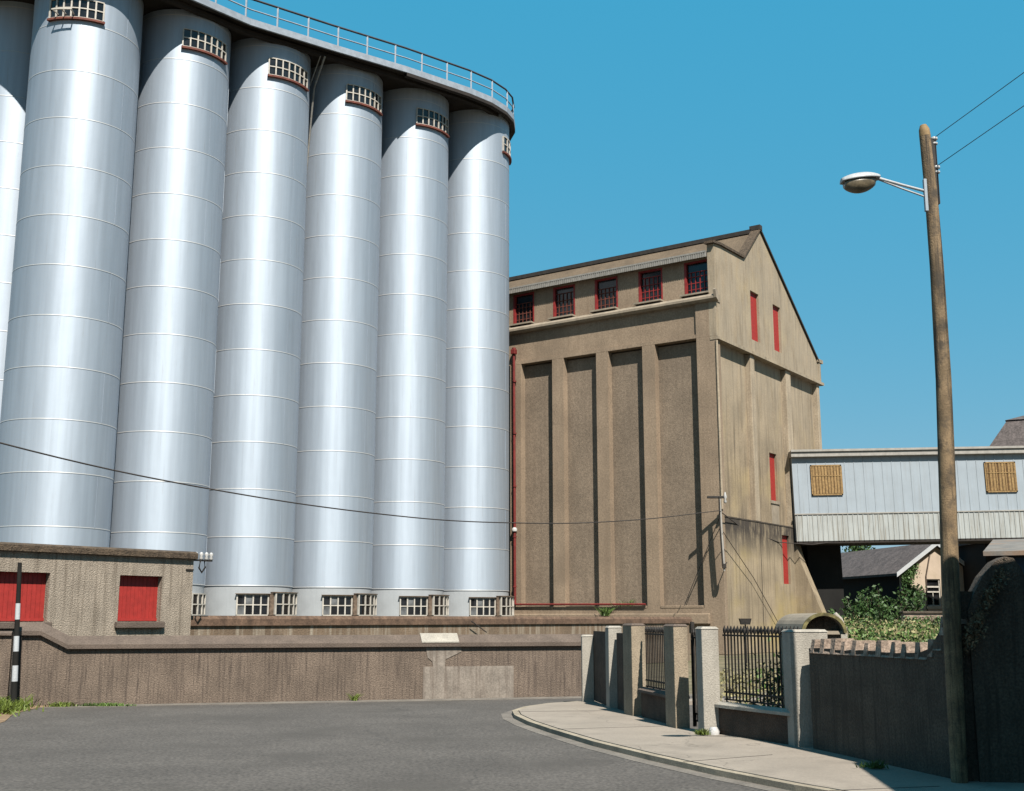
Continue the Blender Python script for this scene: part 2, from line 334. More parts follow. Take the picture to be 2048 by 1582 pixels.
def fine_line(line, step=.3, j=.0):
    out = []
    for a, b in zip(line, line[1:]):
        a, b = Vector(a), Vector(b); n = max(1, int((b-a).length/step))
        for k in range(n):
            p = a.lerp(b, k/n); out.append((p.x+rnd.uniform(-j, j), p.y+rnd.uniform(-j, j)))
    out.append(line[-1]); return out
def strip(name, l1, l2, z0, z1, m):
    mb = MB(); bm = mb.bm
    r = [[bm.verts.new((p[0], p[1], z)) for p in l] for l, z in ((l1, z0), (l1, z1), (l2, z1), (l2, z0))]
    for a, b in zip(r, r[1:]):
        for i in range(len(a)-1): bm.faces.new((a[i], a[i+1], b[i+1], b[i]))
    return tag(mb.build(name, m), kind='structure')
KF = fine_line(KERB, .35)
strip('gutter_channel', offs(KF, .24), offs(KF, .0), -.05, -.006, M['gutter'])
edge = fine_line(KERB[9:], .12, .018)
strip('kerb', KF, offs(KF, -.13), -.05, .070, M['kerb'])
WL = [(9, 13), (7.2, 14.0), (6.5, 14.9), (5.65, 14.95), (4.8, 18.4), (3.7, 20.7), (3.1, 22), (2.9, 24.5), (2.5, 28.6), (14, 30.5)]
mb = MB()
pk = offs(KF, -.145)
mb.prism(pk + WL, -.05, .078)
tag(mb.build('pavement', M['pave']), kind='structure')
mb = MB()
for (x0, y0, x1, y1) in ((2.35, 16.75, 3.75, 17.6), (3.62, 14.0, 5.0, 14.35), (.82, 21.6, 2.75, 22.2), (.1, 25.6, 2.0, 25.9)):
    d_ = Vector((x1-x0, y1-y0)).normalized(); n_ = Vector((-d_.y, d_.x))*.009
    mb.prism([(x0-n_.x, y0-n_.y), (x1-n_.x, y1-n_.y), (x1+n_.x, y1+n_.y), (x0+n_.x, y0+n_.y)], .0785, .081)
tag(mb.build('pavement_joints', M['under']), kind='structure')
strip('road_edge_strip', [LW(t, .62+.05*math.sin(t*1.7)) for t in range(-12, 24)], [LW(t, .02) for t in range(-12, 24)], -.05, -.004, M['gutter'])
mb = MB(); pts = [(-10.2, 29.0), (-10.9, 28.0), (-10.75, 26.2), (-10.1, 24.2), (-9.85, 22.4), (-10.3, 19), (-11, 14), (-12, 6), (-20, 6), (-30, 22), (-20, 27)]
mb.prism(pts, -.3, -.001); tag(mb.build('sandy_verge', M['sand']), kind='structure')

# ------------------------------------------------------------------ silos
R_S = 2.5
ROW = [(-18.21, 60.5), (-14.33, 63.96), (-10.45, 67.42), (-6.57, 70.88), (-2.69, 74.35)]
C2 = (-22.21, 56.92); C1 = (-26.85, 59.75)
RINGS = [3.70 + 2.507*k for k in range(13)]
meshcache = {}
def silo_shell(R, seam, ztop=34.12):
    mb = MB(); bm = mb.bm; n = 96
    lo = [bm.verts.new((R*math.cos(2*PI*k/n), R*math.sin(2*PI*k/n), 3.7)) for k in range(n)]
    hi = [bm.verts.new((R*math.cos(2*PI*k/n), R*math.sin(2*PI*k/n), ztop)) for k in range(n)]
    for k in range(n): bm.faces.new((lo[k], lo[(k+1) % n], hi[(k+1) % n], hi[k])).smooth = True
    for z in RINGS:                                   # welded lap rings
        if z > 33: continue
        prof = ((R-.01, z-.035), (R+.006, z-.028), (R+.006, z+.024), (R-.01, z+.03))
        rg = [[bm.verts.new((r*math.cos(2*PI*k/n), r*math.sin(2*PI*k/n), zz)) for k in range(n)] for r, zz in prof]
        for a, b in zip(rg, rg[1:]):
            for k in range(n): bm.faces.new((a[k], a[(k+1) % n], b[(k+1) % n], b[k])).smooth = True
    for k, z in enumerate(RINGS):                     # vertical plate joints, staggered course by course
        a0 = seam + (0 if k % 2 == 0 else 52)
        for j in range(3):
            a = a0 + j*104
            mb.sector(R-.01, R+.014, a-.35, a+.35, z+.03, min(z+2.47, 34), 1)
    return mb
def curved_window(name, R, p0, p1, z0, z1, nc, parent, sill=True, off=0, pale=()):
    f = MB(); t = .055
    for zz in (z0, (z0+z1)/2, z1): f.sector(R-.03, R+.10+off, p0, p1, zz-t/2, zz+t/2)
    for k in range(nc+1):
        p = p0 + (p1-p0)*k/nc; f.sector(R-.03, R+.102+off, p-.8, p+.8, z0+t/2, z1-t/2, 1)
    fr = f.build(name, M['white'], parent)
    g = MB(); g.sector(R-.02, R+.045+off, p0+.3, p1-.3, z0, z1); g.build('pane', M['glass'], fr)
    if pale:
        g = MB()
        for (i, j) in pale:
            q0 = p0 + (p1-p0)*i/nc; q1 = p0 + (p1-p0)*(i+1)/nc; h = (z1-z0)/2
            g.sector(R-.02, R+.06+off, q0+1, q1-1, z0+j*h+.04, z0+(j+1)*h-.04, 1)
        g.build('dusty_pane', M['glass_pale'], fr)
    if sill:
        s = MB(); s.sector(R-.03, R+.17+off, p0-1.5, p1+1.5, z0-.14, z0-.03); s.build('sill', M['sill'], fr)
    return fr
def silo(label, loc, R, seam, top=(15, 76), low=True, topcols=7, idx=0):
    t = thing('grain_silo', label, 'silo', (*loc, 0), 0, 'aluminium grain silos in a row')
    silo_shell(R, seam, 34.12+.155*idx).build('steel_shell', M['silo'], t, recalc=False)
    b = MB(); n = 96
    b.lathe([(R-.02, 0), (R-.02, 3.68)], seg=96); b.build('painted_base', M['silo_base'], t)
    curved_window('top_window', R, top[0], top[1], 32.0+.06*idx, 33.0+.07*idx, topcols, t)
    if low == 'both':
        curved_window('low_window', R, 4, 40, 2.2, 3.24, 4, t, False, pale=((1, 1), (0, 0)))
        curved_window('low_window', R, 47, 88, 2.2, 3.32, 4, t, False, off=.22)
        h = MB(); h.sector(R-.02, R+.22, 2, 46, 3.27, 3.30); h.sector(R-.02, R+.36, 44, 90, 3.35, 3.39); h.sector(R-.02, R+.2, 40.8, 46, 2.2, 3.26)
        h.build('window_hood', M['hood'], t)
    elif low == 'right':
        curved_window('low_window', R, 62, 92, 2.2, 3.24, 3, t, False, off=.05)
    return t
s3 = silo('third silo from the left, its foot half hidden by the brown hut', ROW[0], R_S, 4, low='right')
s4 = silo('fourth silo from the left, first with its whole low window band showing', ROW[1], R_S, 3, low='both', idx=1)
labs = ['fifth silo from the left, the middle one of the five under the straight walkway', 'sixth silo from the left, second from the right end of the row']
for k_, (p, lb) in enumerate(zip(ROW[2:4], labs)): silo(lb, p, R_S, 5-3*k_, low='both', idx=2+k_)
s7 = silo('rightmost silo of the row, next to the red pipe and brown building', ROW[4], R_S, 14, top=(56, 104), topcols=4, low='both', idx=4)
s2 = silo('widest silo, second from the left, rising out of the top of the picture', C2, 2.68, 14, top=(-21, 35.5), low=False)
for o in kids(s2):
    if o.name.startswith('top_window'):
        for q in [o]: q.location.z = -.42
cas = [o for o in kids(s2) if o.name.startswith('top_window')][0]
mb = MB(); R2 = 2.68
for p_ in (-10.5, -2.2, 6.1): mb.sector(R2+.08, R2+.62, p_-.5, p_+.5, 32.12, 32.17, 1)
mb.sector(R2+.58, R2+.64, -11, 6.6, 32.11, 32.18)
mb.build('open_casement', M['white'], cas)
s1 = silo('leftmost silo, cut off by the left edge behind the widest one', C1, 2.62, -10, top=(-60, -10), low=False)
b = MB(); b.tube([(1.45, -2.02, 34.0), (1.55, -2.12, 3.7)], .03, 6); b.build('conduit', M['rail'], s2)

# walkway over the silos
wk = thing('roof_walkway', 'dark bottomed concrete walkway with pale edge running over the silo tops', 'walkway')
front = [(-31.5, 58.3), (-28.4, 56.0), (-25.6, 53.6), (-23.4, 52.7), (-21.0, 53.1), (-18.9, 55.0), (-16.88, 57.01), (-14.45, 59.8), (-10.41, 63.04), (-6.41, 66.12), (-2.75, 69.3), (-1.35, 70.8), (-.42, 72.3), (.02, 73.6), (.12, 75.2), (-.3, 77)]
back = [(-2.5, 79), (-6, 78), (-11, 74), (-20, 66), (-30, 68)]
mb = MB(); mb.prism(front+back, 34.10, 34.42); mb.build('slab', M['under'], wk)
ff = [Vector(p) for p in front]
fo = [(-p[0], -p[1]) for p in offs([(-q[0], -q[1]) for q in front], .10)]
def strip_mesh(l1, l2, z0, z1):
    mb = MB(); bm = mb.bm
    r = [[bm.verts.new((p[0], p[1], z)) for p in l] for l, z in ((l1, z0), (l2, z0), (l2, z1), (l1, z1))]
    for a, b in zip(r, r[1:]+r[:1]):
        for i in range(len(a)-1): bm.faces.new((a[i], a[i+1], b[i+1], b[i]))
    return mb
outer = offs(front, .10); inner = offs(front, -.02)
strip_mesh(outer, inner, 34.06, 34.44).build('edge_channel', M['rail'], wk)
strip_mesh(offs(front, -.55), offs(front, -.85), 33.86, 34.098).build('edge_beam', M['under'], wk)
strip_mesh(offs(front[9:], .10), offs(front[9:], -.2), 33.84, 34.058).build('end_lip', M['under'], wk)
pl = [Vector((p[0], p[1], 0)) for p in front]
def resample(line, step):
    out = []; acc = 0; nxt = 0
    for a, b in zip(line, line[1:]):
        d = (b-a).length
        while nxt <= acc + d: out.append(a.lerp(b, (nxt-acc)/d)); nxt += step
        acc += d
    return out
postm = None
for p in resample(pl, 1.95):
    if postm is None:
        m_ = MB(); m_.box(-.045, .045, -.045, .045, 34.42, 35.62); postm = m_.build('rail_post', M['rail'], wk); q = postm
    else:
        q = postm.copy(); COL.objects.link(q)
    q.location = (p.x, p.y, 0)
mb = MB(); mb.tube([(p.x, p.y, 35.66) for p in pl], .06, 6); mb.build('top_rail', M['rail_dark'], wk)
mb = MB(); mb.tube([(p.x, p.y, 35.02) for p in pl], .04, 6); mb.build('middle_rail', M['rail'], wk)
def lift(x, y): return .155*max(0, min(4.4, ((x+18.21)*.747+(y-60.5)*.665)/5.2))
done = set()
for o in kids(wk):
    if o.name.startswith('rail_post'): o.location.z = lift(o.location.x, o.location.y); continue
    for v in o.data.vertices: v.co.z += lift(v.co.x, v.co.y)
pp = thing('rainwater_pipe', 'pale downpipe pair in the gap between fourth and fifth silo tops', 'pipe', (0, 0, 0))
mb = MB(); mb.tube([(-10.85, 63.3, 34.08), (-11.6, 64.3, 32.6), (-12.1, 65.0, 26.2), (-12.2, 65.1, 3)], .06, 8); mb.build('pipe', M['asb_grey'], pp)
mb = MB(); mb.tube([(-11.1, 63.25, 34.08), (-11.9, 64.3, 32.6), (-12.35, 64.9, 26.2)], .035, 8); mb.build('conduit', M['asb_grey'], pp)

# ------------------------------------------------------------------ brown grain store
GS = thing('grain_store', 'tall brown rendered grain store with gable, pilasters and red shuttered slots', 'building', (12.246, 68.5, 0), math.radians(55.1))
# local x runs along the gable wall, local y along the long pilastered wall
LEN = 26.5
mb = MB()
mb.box(.5, 12.0, .75, LEN, 0, 18.6); mb.box(12.0, 16.9, .751, LEN, 7.0, 18.6); mb.box(12.0, 16.9, 9, LEN-.01, 0, 6.99)
mb.build('core_wall', M['conc_panel'], GS)
mb = MB(); mb.box(16.82, 16.9, .752, 9, 0, 6.98); mb.box(12.01, 12.1, .752, 9, 0, 6.98); mb.box(12.11, 16.81, 8.8, 8.9, 0, 6.98); mb.box(12.01, 16.9, .9, 8.9, 6.985, 6.998); mb.build('painted_shade_lining', M['shade_black'], GS)  # opening lined near-black to stand in for the gallery's cast shade
per = 3.34; pil = [4.62 + per*i for i in range(7)]
mb = MB(); mb.box(.0, .5, 0, 1.34, 0, 18.70, .02); mb.box(.002, .5, .442, 1.34, 18.705, 20.85); mb.build('corner_pilaster', M['conc_brown'], GS)
for i, a in enumerate(pil):
    m_ = MB(); h = .43
    m_.prism([(0, a-h), (0, a+h), (.25, a+h), (.52, a+h+.0), (.52, a-h)], 2.6, 18.7); m_.build('pilaster', M['conc_brown'], GS)
mb = MB(); mb.box(.14, .75, 1.34, LEN, 18.70, 20.85); mb.box(.03, .14, 1.34, LEN, 18.72, 18.95); mb.build('frieze_band', M['conc_brown'], GS)
mb = MB(); mb.box(-.02, .6, .9, LEN, 0, 2.62); mb.box(-.30, -.02, .92, LEN, 1.7, 2.32, .06); mb.build('plinth', M['conc_brown'], GS)
for i in range(7):      # base sills of the panels
    a0 = 1.36 if i == 0 else pil[i-1]+.44; a1 = pil[i]-.44
    m_ = MB(); m_.box(-.04, .52, a0+.02, a1-.02, 2.625, 2.78, .02); m_.build('panel_sill', M['conc_brown'], GS)
# clerestory
WA = [(.47+3.22*i, 2.17+3.22*i) for i in range(8)]
mb = MB(); mb.holes(rect(.45, LEN, 21.25, 23.95), [rect(a, b_, 21.45, 23.66) for a, b_ in WA[:]], MX, .35, .75); mb.build('clerestory_wall', M['conc_brown'], GS)
mb = MB(); mb.box(.76, 4.4, .5, LEN, 21.2, 23.9); mb.build('clerestory_core', M['under'], GS)
mb = MB(); mb.xprism([(.6, 20.852), (-.12, 20.852), (-.30, 20.98), (-.30, 21.12), (-.1, 21.3), (.6, 21.32)], lambda u, v, w_: (u, w_, v), -.05, LEN)
mb.xprism([(-.001, 20.80), (-.12, 20.86), (-.30, 20.98), (-.40, 21.45), (-.30, 21.55), (-.001, 21.32)], lambda u, v, w_: (u, w_, v), -.22, -.051)
mb.build('cornice', M['cornice'], GS)
for i, (a, b_) in enumerate(WA):
    wf = MB(); t = .10
    wf.box(.33, .56, a-.0, a+t, 21.45, 23.66); wf.box(.33, .56, b_-t*1.5, b_, 21.45, 23.66); wf.box(.34, .56, a+t, b_-t*1.5, 23.56, 23.66)
    fr = wf.build('window', M['red_dark'], GS)
    if i < 6:
        g = MB()
        nb = 5
        for k in range(1, nb): y = a+t+(b_-a-2*t)*k/nb; g.box(.44, .47, y-.024, y+.024, 21.5, 23.2 if i % 2 else 23.0)
        for z in (21.9, 22.3, 22.7, 23.0 if i % 2 == 0 else 23.2): g.box(.445, .465, a+t*2, b_-t*2, z-.02, z+.02)
        g.build('window_bars', M['red_dark'] if i in (0, 1) else M['sill'], fr)
    s_ = MB(); s_.box(-.20, .5, a-.1, b_+.1, 21.40, 21.50); s_.build('sill', M['cornice'], fr)
    s_ = MB(); s_.box(.50, .52, a+.05, b_-.05, 21.45, 23.64); s_.build('pane', M['glass'], fr)
# eaves, roofs
def rib_edge(mb, x0, x1, z0, z1, y0, y1, step=.15):
    y = y0
    while y < y1: mb.box(x0, x1, y, min(y+step*.62, y1), z0, z1); y += step
mb = MB(); mb.box(-.18, 4.5, .46, LEN, 23.96, 24.06); mb.box(-.14, -.05, .46, LEN, 23.68, 23.96); rib_edge(mb, -.17, -.142, 23.66, 23.955, .46, LEN)
mb.build('eaves_sheet', M['asb_grey'], GS)
def slope(u0, z0, u1, z1, th): return [(u0, z0), (u1, z1), (u1, z1+th), (u0, z0+th)]
mb = MB(); mb.xprism(slope(4.3, 24.15, 7.2, 27.05, .18), lambda u, v, w_: (u, w_, v), .44, LEN)
mb.xprism(slope(7.2, 27.05, 17.3, 19.75, .18), lambda u, v, w_: (u, w_, v), .44, LEN); mb.build('roof', M['roof_brown'], GS)
mb = MB(); mb.box(7.0, 7.4, .47, LEN, 27.14, 27.42); mb.build('ridge_cap', M['coping_dark'], GS)
# gable wall
G0 = [(0, 18.72), (17.0, 18.72), (17.0, 20.05), (7.2, 27.28), (4.42, 24.62), (.9, 24.55), (0, 24.45)]
slots = [rect(5.3, 6.65, 19.5, 22.75), rect(8.97, 10.25, 19.5, 22.65)]
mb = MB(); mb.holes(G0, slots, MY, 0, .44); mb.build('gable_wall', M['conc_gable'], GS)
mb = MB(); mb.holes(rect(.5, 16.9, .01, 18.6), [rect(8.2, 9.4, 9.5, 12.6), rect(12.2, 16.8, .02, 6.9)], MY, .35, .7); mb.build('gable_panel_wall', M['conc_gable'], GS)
mb = MB(); mb.holes(rect(.30, 10.79, 0, 7.85), [rect(8.8, 10.0, 4.2, 7.3)], MY, -.03, .345)
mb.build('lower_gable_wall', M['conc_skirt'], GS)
mb = MB(); mb.box(.28, 10.8, -.055, .34, 7.852, 7.93); mb.box(5.3, 5.36, -.045, -.031, .1, 7.84); mb.build('stained_lip', M['dirt_band'], GS)
for (a, b_, z0, z1, y) in ((5.3, 6.65, 19.5, 22.75, .17), (8.97, 10.25, 19.5, 22.65, .17), (8.2, 9.4, 9.5, 12.6, .52), (8.8, 10.0, 4.2, 7.3, .13)):
    m_ = MB(); m_.box(a-.03, b_+.03, y, y+.08, z0-.03, z1+.03)
    m_.build('red_shutter', M['red'], GS)
mb = MB(); mb.box(8.1, 9.5, .27, .349, 9.3, 9.49); mb.box(8.2, 9.4, .33, .349, 7.95, 9.299); mb.build('slot_sill', M['cornice'], GS)
for x0, x1 in ((4.9, 5.55), (10.75, 11.6), (16.55, 17.02)):
    m_ = MB(); m_.box(x0, x1, .0 if x0 < 16 else .01, .36, 7.94 if x0 < 10 else 0 if x0 < 16 else 7, 18.45, .02); m_.build('gable_pilaster', M['conc_pilaster'], GS)
mb = MB(); mb.tube([(-.015, -.015, 18.4), (-.015, -.015, 8.3)], .075, 8); mb.build('painted_lit_arris', M['conc_pilaster'], GS)  # pale strip painting the sunlit arris of the corner, not a pipe
mb = MB(); mb.box(-.03, 17.6, -.16, .40, 18.47, 18.66); mb.box(-.0, 17.3, -.06, .38, 18.66, 18.715); mb.build('gable_ledge', M['conc_gable'], GS)
mb = MB(); mb.box(16.95, 17.35, -.05, .5, 18.72, 20.1); mb.box(16.7, 17.75, -.1, .55, 20.1, 20.35); mb.build('kneeler', M['conc_gable'], GS)
# buttress flaring out below the gallery
mb = MB(); mb.xprism([(.0, 0), (.0, 7.0), (-.12, 7.0), (-.45, 5.6), (-1.9, 1.9), (-2.6, 0)], lambda u, v, w_: (w_, u, v), 10.8, 11.6); mb.build('buttress', M['conc_skirt'], GS)
def coping(mb, pts, w0=-.12, w1=.52, th=.16, side=1):
    for (a, b_) in zip(pts, pts[1:]):
        mb.xprism([a, b_, (b_[0], b_[1]+th), (a[0], a[1]+th)], MY, w0, w1)
mb = MB(); coping(mb, [(7.2, 27.29), (4.42, 24.64), (.9, 24.56), (-.25, 24.44)]); mb.build('stepped_coping', M['hut_cap'], GS)
mb = MB(); coping(mb, [(16.98, 20.06), (7.21, 27.29)]); mb.box(7.0, 7.4, -.14, .6, 27.3, 27.62); mb.build('raking_coping', M['coping_dark'], GS)
# red pipe
pr = thing('red_drainpipe', 'red painted downpipe and base pipe between the last silo and the brown building', 'drainpipe', (12.246, 68.5, 0), math.radians(55.1))
mb = MB(); mb.tube([(-.14, 14.68, 19.4), (-.14, 14.60, 2.95)], .09, 10); mb.box(-.3, .0, 14.5, 14.85, 19.4, 19.75, .04); mb.lathe([(.13, 19.75), (.13, 19.86)], (-.14, 14.68), 12)
for z in (17.5, 14, 10.5, 7.2, 4): mb.lathe([(.12, z), (.12, z+.1)], (-.14, 14.62), 12)
mb.build('downpipe', M['red_pipe'], pr)
mb = MB(); mb.tube([(-.14, 14.6, 2.92), (-.14, 5.1, 2.86)], .06, 8); mb.build('base_pipe', M['red_pipe'], pr)
mb = MB(); mb.lathe([(.16, 7.6), (.18, 7.75), (.1, 7.85)], (-.16, 14.62), 12); mb.build('pipe_collar', M['ceramic'], pr)

# service mast on the corner
ms = thing('service_mast', 'short pale cable mast with dark crossbar fixed to the building corner', 'mast', (12.02, 67.75, 0))
mb = MB(); mb.tube([(-.02, 0, 8.95), (.0, 0, 7.0), (.1, 0, 4.7)], [.05, .09, .06], 8); mb.build('pole', M['clad_cap'], ms)
mb = MB(); mb.tube([(-.08, -.1, 8.9), (-.08, -.1, 7.2), (.0, -.1, 5.0)], .045, 6); mb.build('dark_conduit', M['iron'], ms)
mb = MB(); mb.box(-.75, .28, -.07, .07, 8.84, 8.98, .02); mb.build('crossbar', M['iron'], ms)
mb = MB(); mb.lathe([(.03, 8.55), (.1, 8.62), (.04, 8.8), (.11, 8.9), (.03, 9.2)], (.28, -.05), 10); mb.build('insulator', M['ceramic'], ms)
mb = MB(); mb.tube([(.1, 0, 5.0), (.35, .5, 5.2)], .03, 6); mb.box(.0, .2, -.12, .1, 4.85, 5.1); mb.build('bracket', M['coping_dark'], ms)
def wire(name, label, pts, r=.02, cat='cable', group=None):
    mb = MB(); mb.tube(pts, r, 5); return tag(mb.build(name, M['wire']), label, cat, group)
A = Vector((-16, 28)); D = (Vector((12.2, 67.6))-A); Ln = D.length
pts = []
kp = [(-6, 8.4), (0, 7.15), (3.92, 6.61), (7.57, 6.21), (15.06, 5.84), (23, 5.80), (32.18, 6.29), (40, 7.05), (47.41, 8.01), (48.6, 8.15)]
def interp(t):
    for (a, za), (b_, zb) in zip(kp, kp[1:]):
        if a <= t <= b_: return za+(zb-za)*(t-a)/(b_-a)
co_ = [ (t, interp(t)) for t in [x*.9-6 for x in range(61)] if t < 48.6]
sm = [z for _, z in co_]
for _ in range(12): sm = [sm[0]] + [(sm[i-1]+2*sm[i]+sm[i+1])/4 for i in range(1, len(sm)-1)] + [sm[-1]]
for (t, _), z in zip(co_, sm): p = A+D*(t/Ln); pts.append((p.x, p.y, z))
pts.append((12.0, 67.6, 8.05))
wire('overhead_cable', 'long sagging black cable crossing in front of the silos to the corner mast', pts, .024)
wire('overhead_cable', 'short black cable from the corner mast down to the gallery underside', [(12.1, 67.7, 8.0), (14, 71.2, 7.3), (17, 75.2, 6.8), (19.5, 76.9, 6.75), (21.5, 77, 7.0)], .028)
RB = Matrix.Rotation(math.radians(55.1), 3, 'Z')
def gsw(b_, a, z): v = RB @ Vector((b_, a, 0)); return (12.246+v.x, 68.5+v.y, z)
wire('stay_wire', 'thin stay wire running left down the pilastered wall from the mast', [(11.95, 67.6, 7.8), gsw(-.1, 1.0, 6.0), gsw(-.06, 2.55, 2.85)], .022)
wire('stay_wire', 'thin stay wire running right down the gable wall from the mast', [(12.1, 67.6, 6.9), gsw(3.6, -.25, 4.4), gsw(7.1, -.2, 1.85)], .022)

# ------------------------------------------------------------------ gallery bridge
BR = thing('conveyor_gallery', 'pale blue clad conveyor gallery bridging right from the brown gable', 'footbridge', (18.55, 77, 6.96))
BR.rotation_euler = (0, -.0176, 0)
mb = MB(); mb.box(0, 40, 0, 3.4, .05, 5.5); x = .35
while x < 40: mb.box(x, x+.035, -.022, .0, 1.8, 5.46); x += .62
mb.build('cladding', M['clad'], BR)
mb = MB(); mb.box(0, 40, -.08, -.002, .0, 1.72); x = .1
while x < 40: mb.box(x, x+.05, -.115, -.08, .0, 1.71); x += .33
mb.build('lower_cladding', M['clad_low'], BR)
mb = MB(); mb.box(-.05, 40, -.14, .0, 1.725, 1.80); mb.build('rail_strip', M['clad_cap'], BR)
mb = MB(); mb.box(-.1, 40, -.32, 3.7, 5.5, 5.93, .03); mb.box(-.1, 40, -.42, -.33, 5.84, 5.98); mb.build('roof_edge', M['clad_cap'], BR)
mb = MB(); mb.box(0, 40, -.05, 3.35, -.16, -.01); mb.build('underside', M['under'], BR)
mb = MB(); mb.box(1.2, 3.45, 2.2, 3.3, -7.1, -.17); mb.build('support_pier', M['shade_black'], BR)  # shade under the gallery is put into the pier's colour
for i, (x0, x1) in enumerate(((1.18, 3.22), (12.65, 14.7), (25, 27))):
    z0, z1 = 2.98, 4.98
    m_ = MB(); m_.box(x0, x1, -.06, .0, z0, z1); wv = m_.build('louvre_window', M['ochre_in'], BR)
    m_ = MB(); t = .05
    for q in ((x0, x0+t*1.6, z0, z1), (x1-t*1.6, x1, z0, z1), (x0, x1, z0-.001, z0+t*1.6), (x0, x1, z1-t*1.6, z1+.001)): m_.box(q[0], q[1], -.10, -.061, q[2], q[3])
    m_.box(x0, x1, -.103, -.062, z0+1.25, z0+1.31)
    x = x0+.12; k = 0
    while x < x1-.1:
        m_.box(x, x+(.15 if (k % 3 or i == 0) else .08), -.085, -.063, z0+.1, z1-.1); x += .20; k += 1
    m_.build('slats', M['ochre'], wv)

# ------------------------------------------------------------------ buildings beyond
HS = thing('cream_house', 'cream gabled house with white bargeboard and dark roof beyond the gallery', 'house', (31.45, 88, 0), math.radians(11.6))
mb = MB(); mb.box(-2.95, 2.95, .3, 17, 0, 5.3); mb.build('side_walls', M['shade_black'], HS)  # shaded side of the cream house, its darkness put into the colour
mb = MB(); mb.holes([(-2.9, 0), (2.9, 0), (2.9, 5.35), (0, 7.35), (-2.9, 5.35)], [rect(-.9, .25, 2.95, 4.9)], MY, 0, .29); mb.build('gable_wall', M['house'], HS)
mb = MB(); mb.xprism([(-3.35, 5.12), (0, 7.42), (3.35, 5.12), (3.35, 5.30), (0, 7.62), (-3.35, 5.30)], MY, -.28, 17.4); mb.build('roof', M['slate'], HS)
mb = MB(); mb.xprism([(-3.4, 5.02), (0, 7.36), (3.4, 5.02), (3.4, 5.34), (0, 7.70), (-3.4, 5.34)], MY, -.36, -.29); mb.build('bargeboard', M['board'], HS)
wf = MB(); wf.box(-.9, -.82, .08, .2, 2.95, 4.9); wf.box(.17, .25, .08, .2, 2.95, 4.9); wf.box(-.82, .17, .08, .2, 4.82, 4.9); wf.box(-.82, .17, .09, .2, 4.28, 4.4); wf.box(-.82, .17, .09, .2, 3.92, 4.02); wf.box(-.36, -.30, .1, .2, 2.95, 3.92)
wf.box(-.82, .17, .07, .2, 2.95, 3.02)
wf = wf.build('window', M['white'], HS)
m_ = MB(); m_.box(-.88, .23, .2, .26, 2.97, 4.88); m_.build('pane', M['glass'], wf)
m_ = MB(); m_.box(-1.05, .4, -.16, .05, 2.72, 2.93, .02); m_.build('sill', M['house'], wf)
mb = MB(); mb.box(-2.92, 2.92, -.07, -.005, 0, 2.45); mb.build('plinth', M['stone'], HS)
mb = MB(); mb.tube([(-.95, -.06, 2.5), (-.9, -.06, 5.1), (-.45, -.06, 6.8)], .05, 6); mb.build('drainpipe', M['wall_cap'], HS)
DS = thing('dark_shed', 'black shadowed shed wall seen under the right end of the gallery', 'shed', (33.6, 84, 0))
mb = MB(); mb.box(0, 24, 0, 7, 0, 7.4); mb.build('wall', M['shade_black'], DS)  # gallery shadow on this wall is painted in as near-black
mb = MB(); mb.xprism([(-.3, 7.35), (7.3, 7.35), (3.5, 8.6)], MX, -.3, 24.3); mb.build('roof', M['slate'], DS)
MH = thing('mansard_store', 'dark slate mansard roof rising above the gallery at the right edge', 'building', (38.9, 95, 0), -.44)
mb = MB(); mb.box(0, 22, 0, 12, 0, 15.3); mb.build('wall', M['house'], MH)
mb = MB(); mb.prism([(-.3, -.3), (22.3, -.3), (22.3, 12.3), (-.3, 12.3)], 15.3, 18.1, [(1.5, 1.4), (20.5, 1.4), (20.5, 10.6), (1.5, 10.6)]); mb.build('lower_roof', M['slate'], MH)
mb = MB(); mb.prism([(1.35, 1.25), (20.65, 1.25), (20.65, 10.75), (1.35, 10.75)], 18.101, 19.6, [(5, 5.9), (17, 5.9), (17, 6.1), (5, 6.1)]); mb.build('upper_roof', M['slate'], MH)

# ------------------------------------------------------------------ hut with red shutters
HT = thing('brown_hut', 'low pebbledashed hut with red boarded windows left of the silos', 'hut', (-9.13, 34.0, 0), math.radians(50))
# local x along the front (right corner = 0), local y into the hut
wins = [(-2.33, -1.0), (-7.4, -4.34)]
mb = MB(); mb.holes(rect(-12, 0, 0, 3.68), [rect(a, b_, 1.93, 3.17) for a, b_ in wins], MY, 0, .35); mb.build('wall', M['hut'], HT)
mb = MB(); mb.box(-12, -.01, .36, 1.25, 0, 3.67); mb.build('inner_wall', M['hut'], HT)
mb = MB(); mb.xprism([(-.12, 3.69), (1.5, 3.69), (1.5, 3.98), (.0, 3.90), (-.12, 3.84)], lambda u, v, w_: (w_, u, v), -12.2, .06); mb.build('roof_slab', M['hut_cap'], HT)
for a, b_ in wins:
    m_ = MB(); n = int((b_-a)/.12)
    for k in range(n): m_.box(a+(b_-a)*k/n+.004, a+(b_-a)*(k+1)/n-.004, .20, .24, 1.93, 3.17)
    m_.box(a, b_, .17, .20, 1.95, 2.02); sh = m_.build('red_shutter', M['red'], HT)
    m_ = MB(); m_.box(a, b_, .241, .3, 1.93, 3.17); m_.build('backing', M['red_dark'], sh)
    m_ = MB(); m_.box(a-.08, b_+.08, -.13, .12, 1.76, 1.925, .015); m_.build('window_sill', M['wall_cap'], HT)
ib = thing('insulator_bracket', 'row of white insulators on a bracket at the hut corner', 'insulator', (-9.13, 34.0, 0), math.radians(50))
mb = MB(); mb.box(.0, .68, .05, .09, 3.64, 3.69); mb.box(-.25, .0, -.03, .0, 3.36, 3.40); mb.build('bracket_arm', M['iron'], ib)
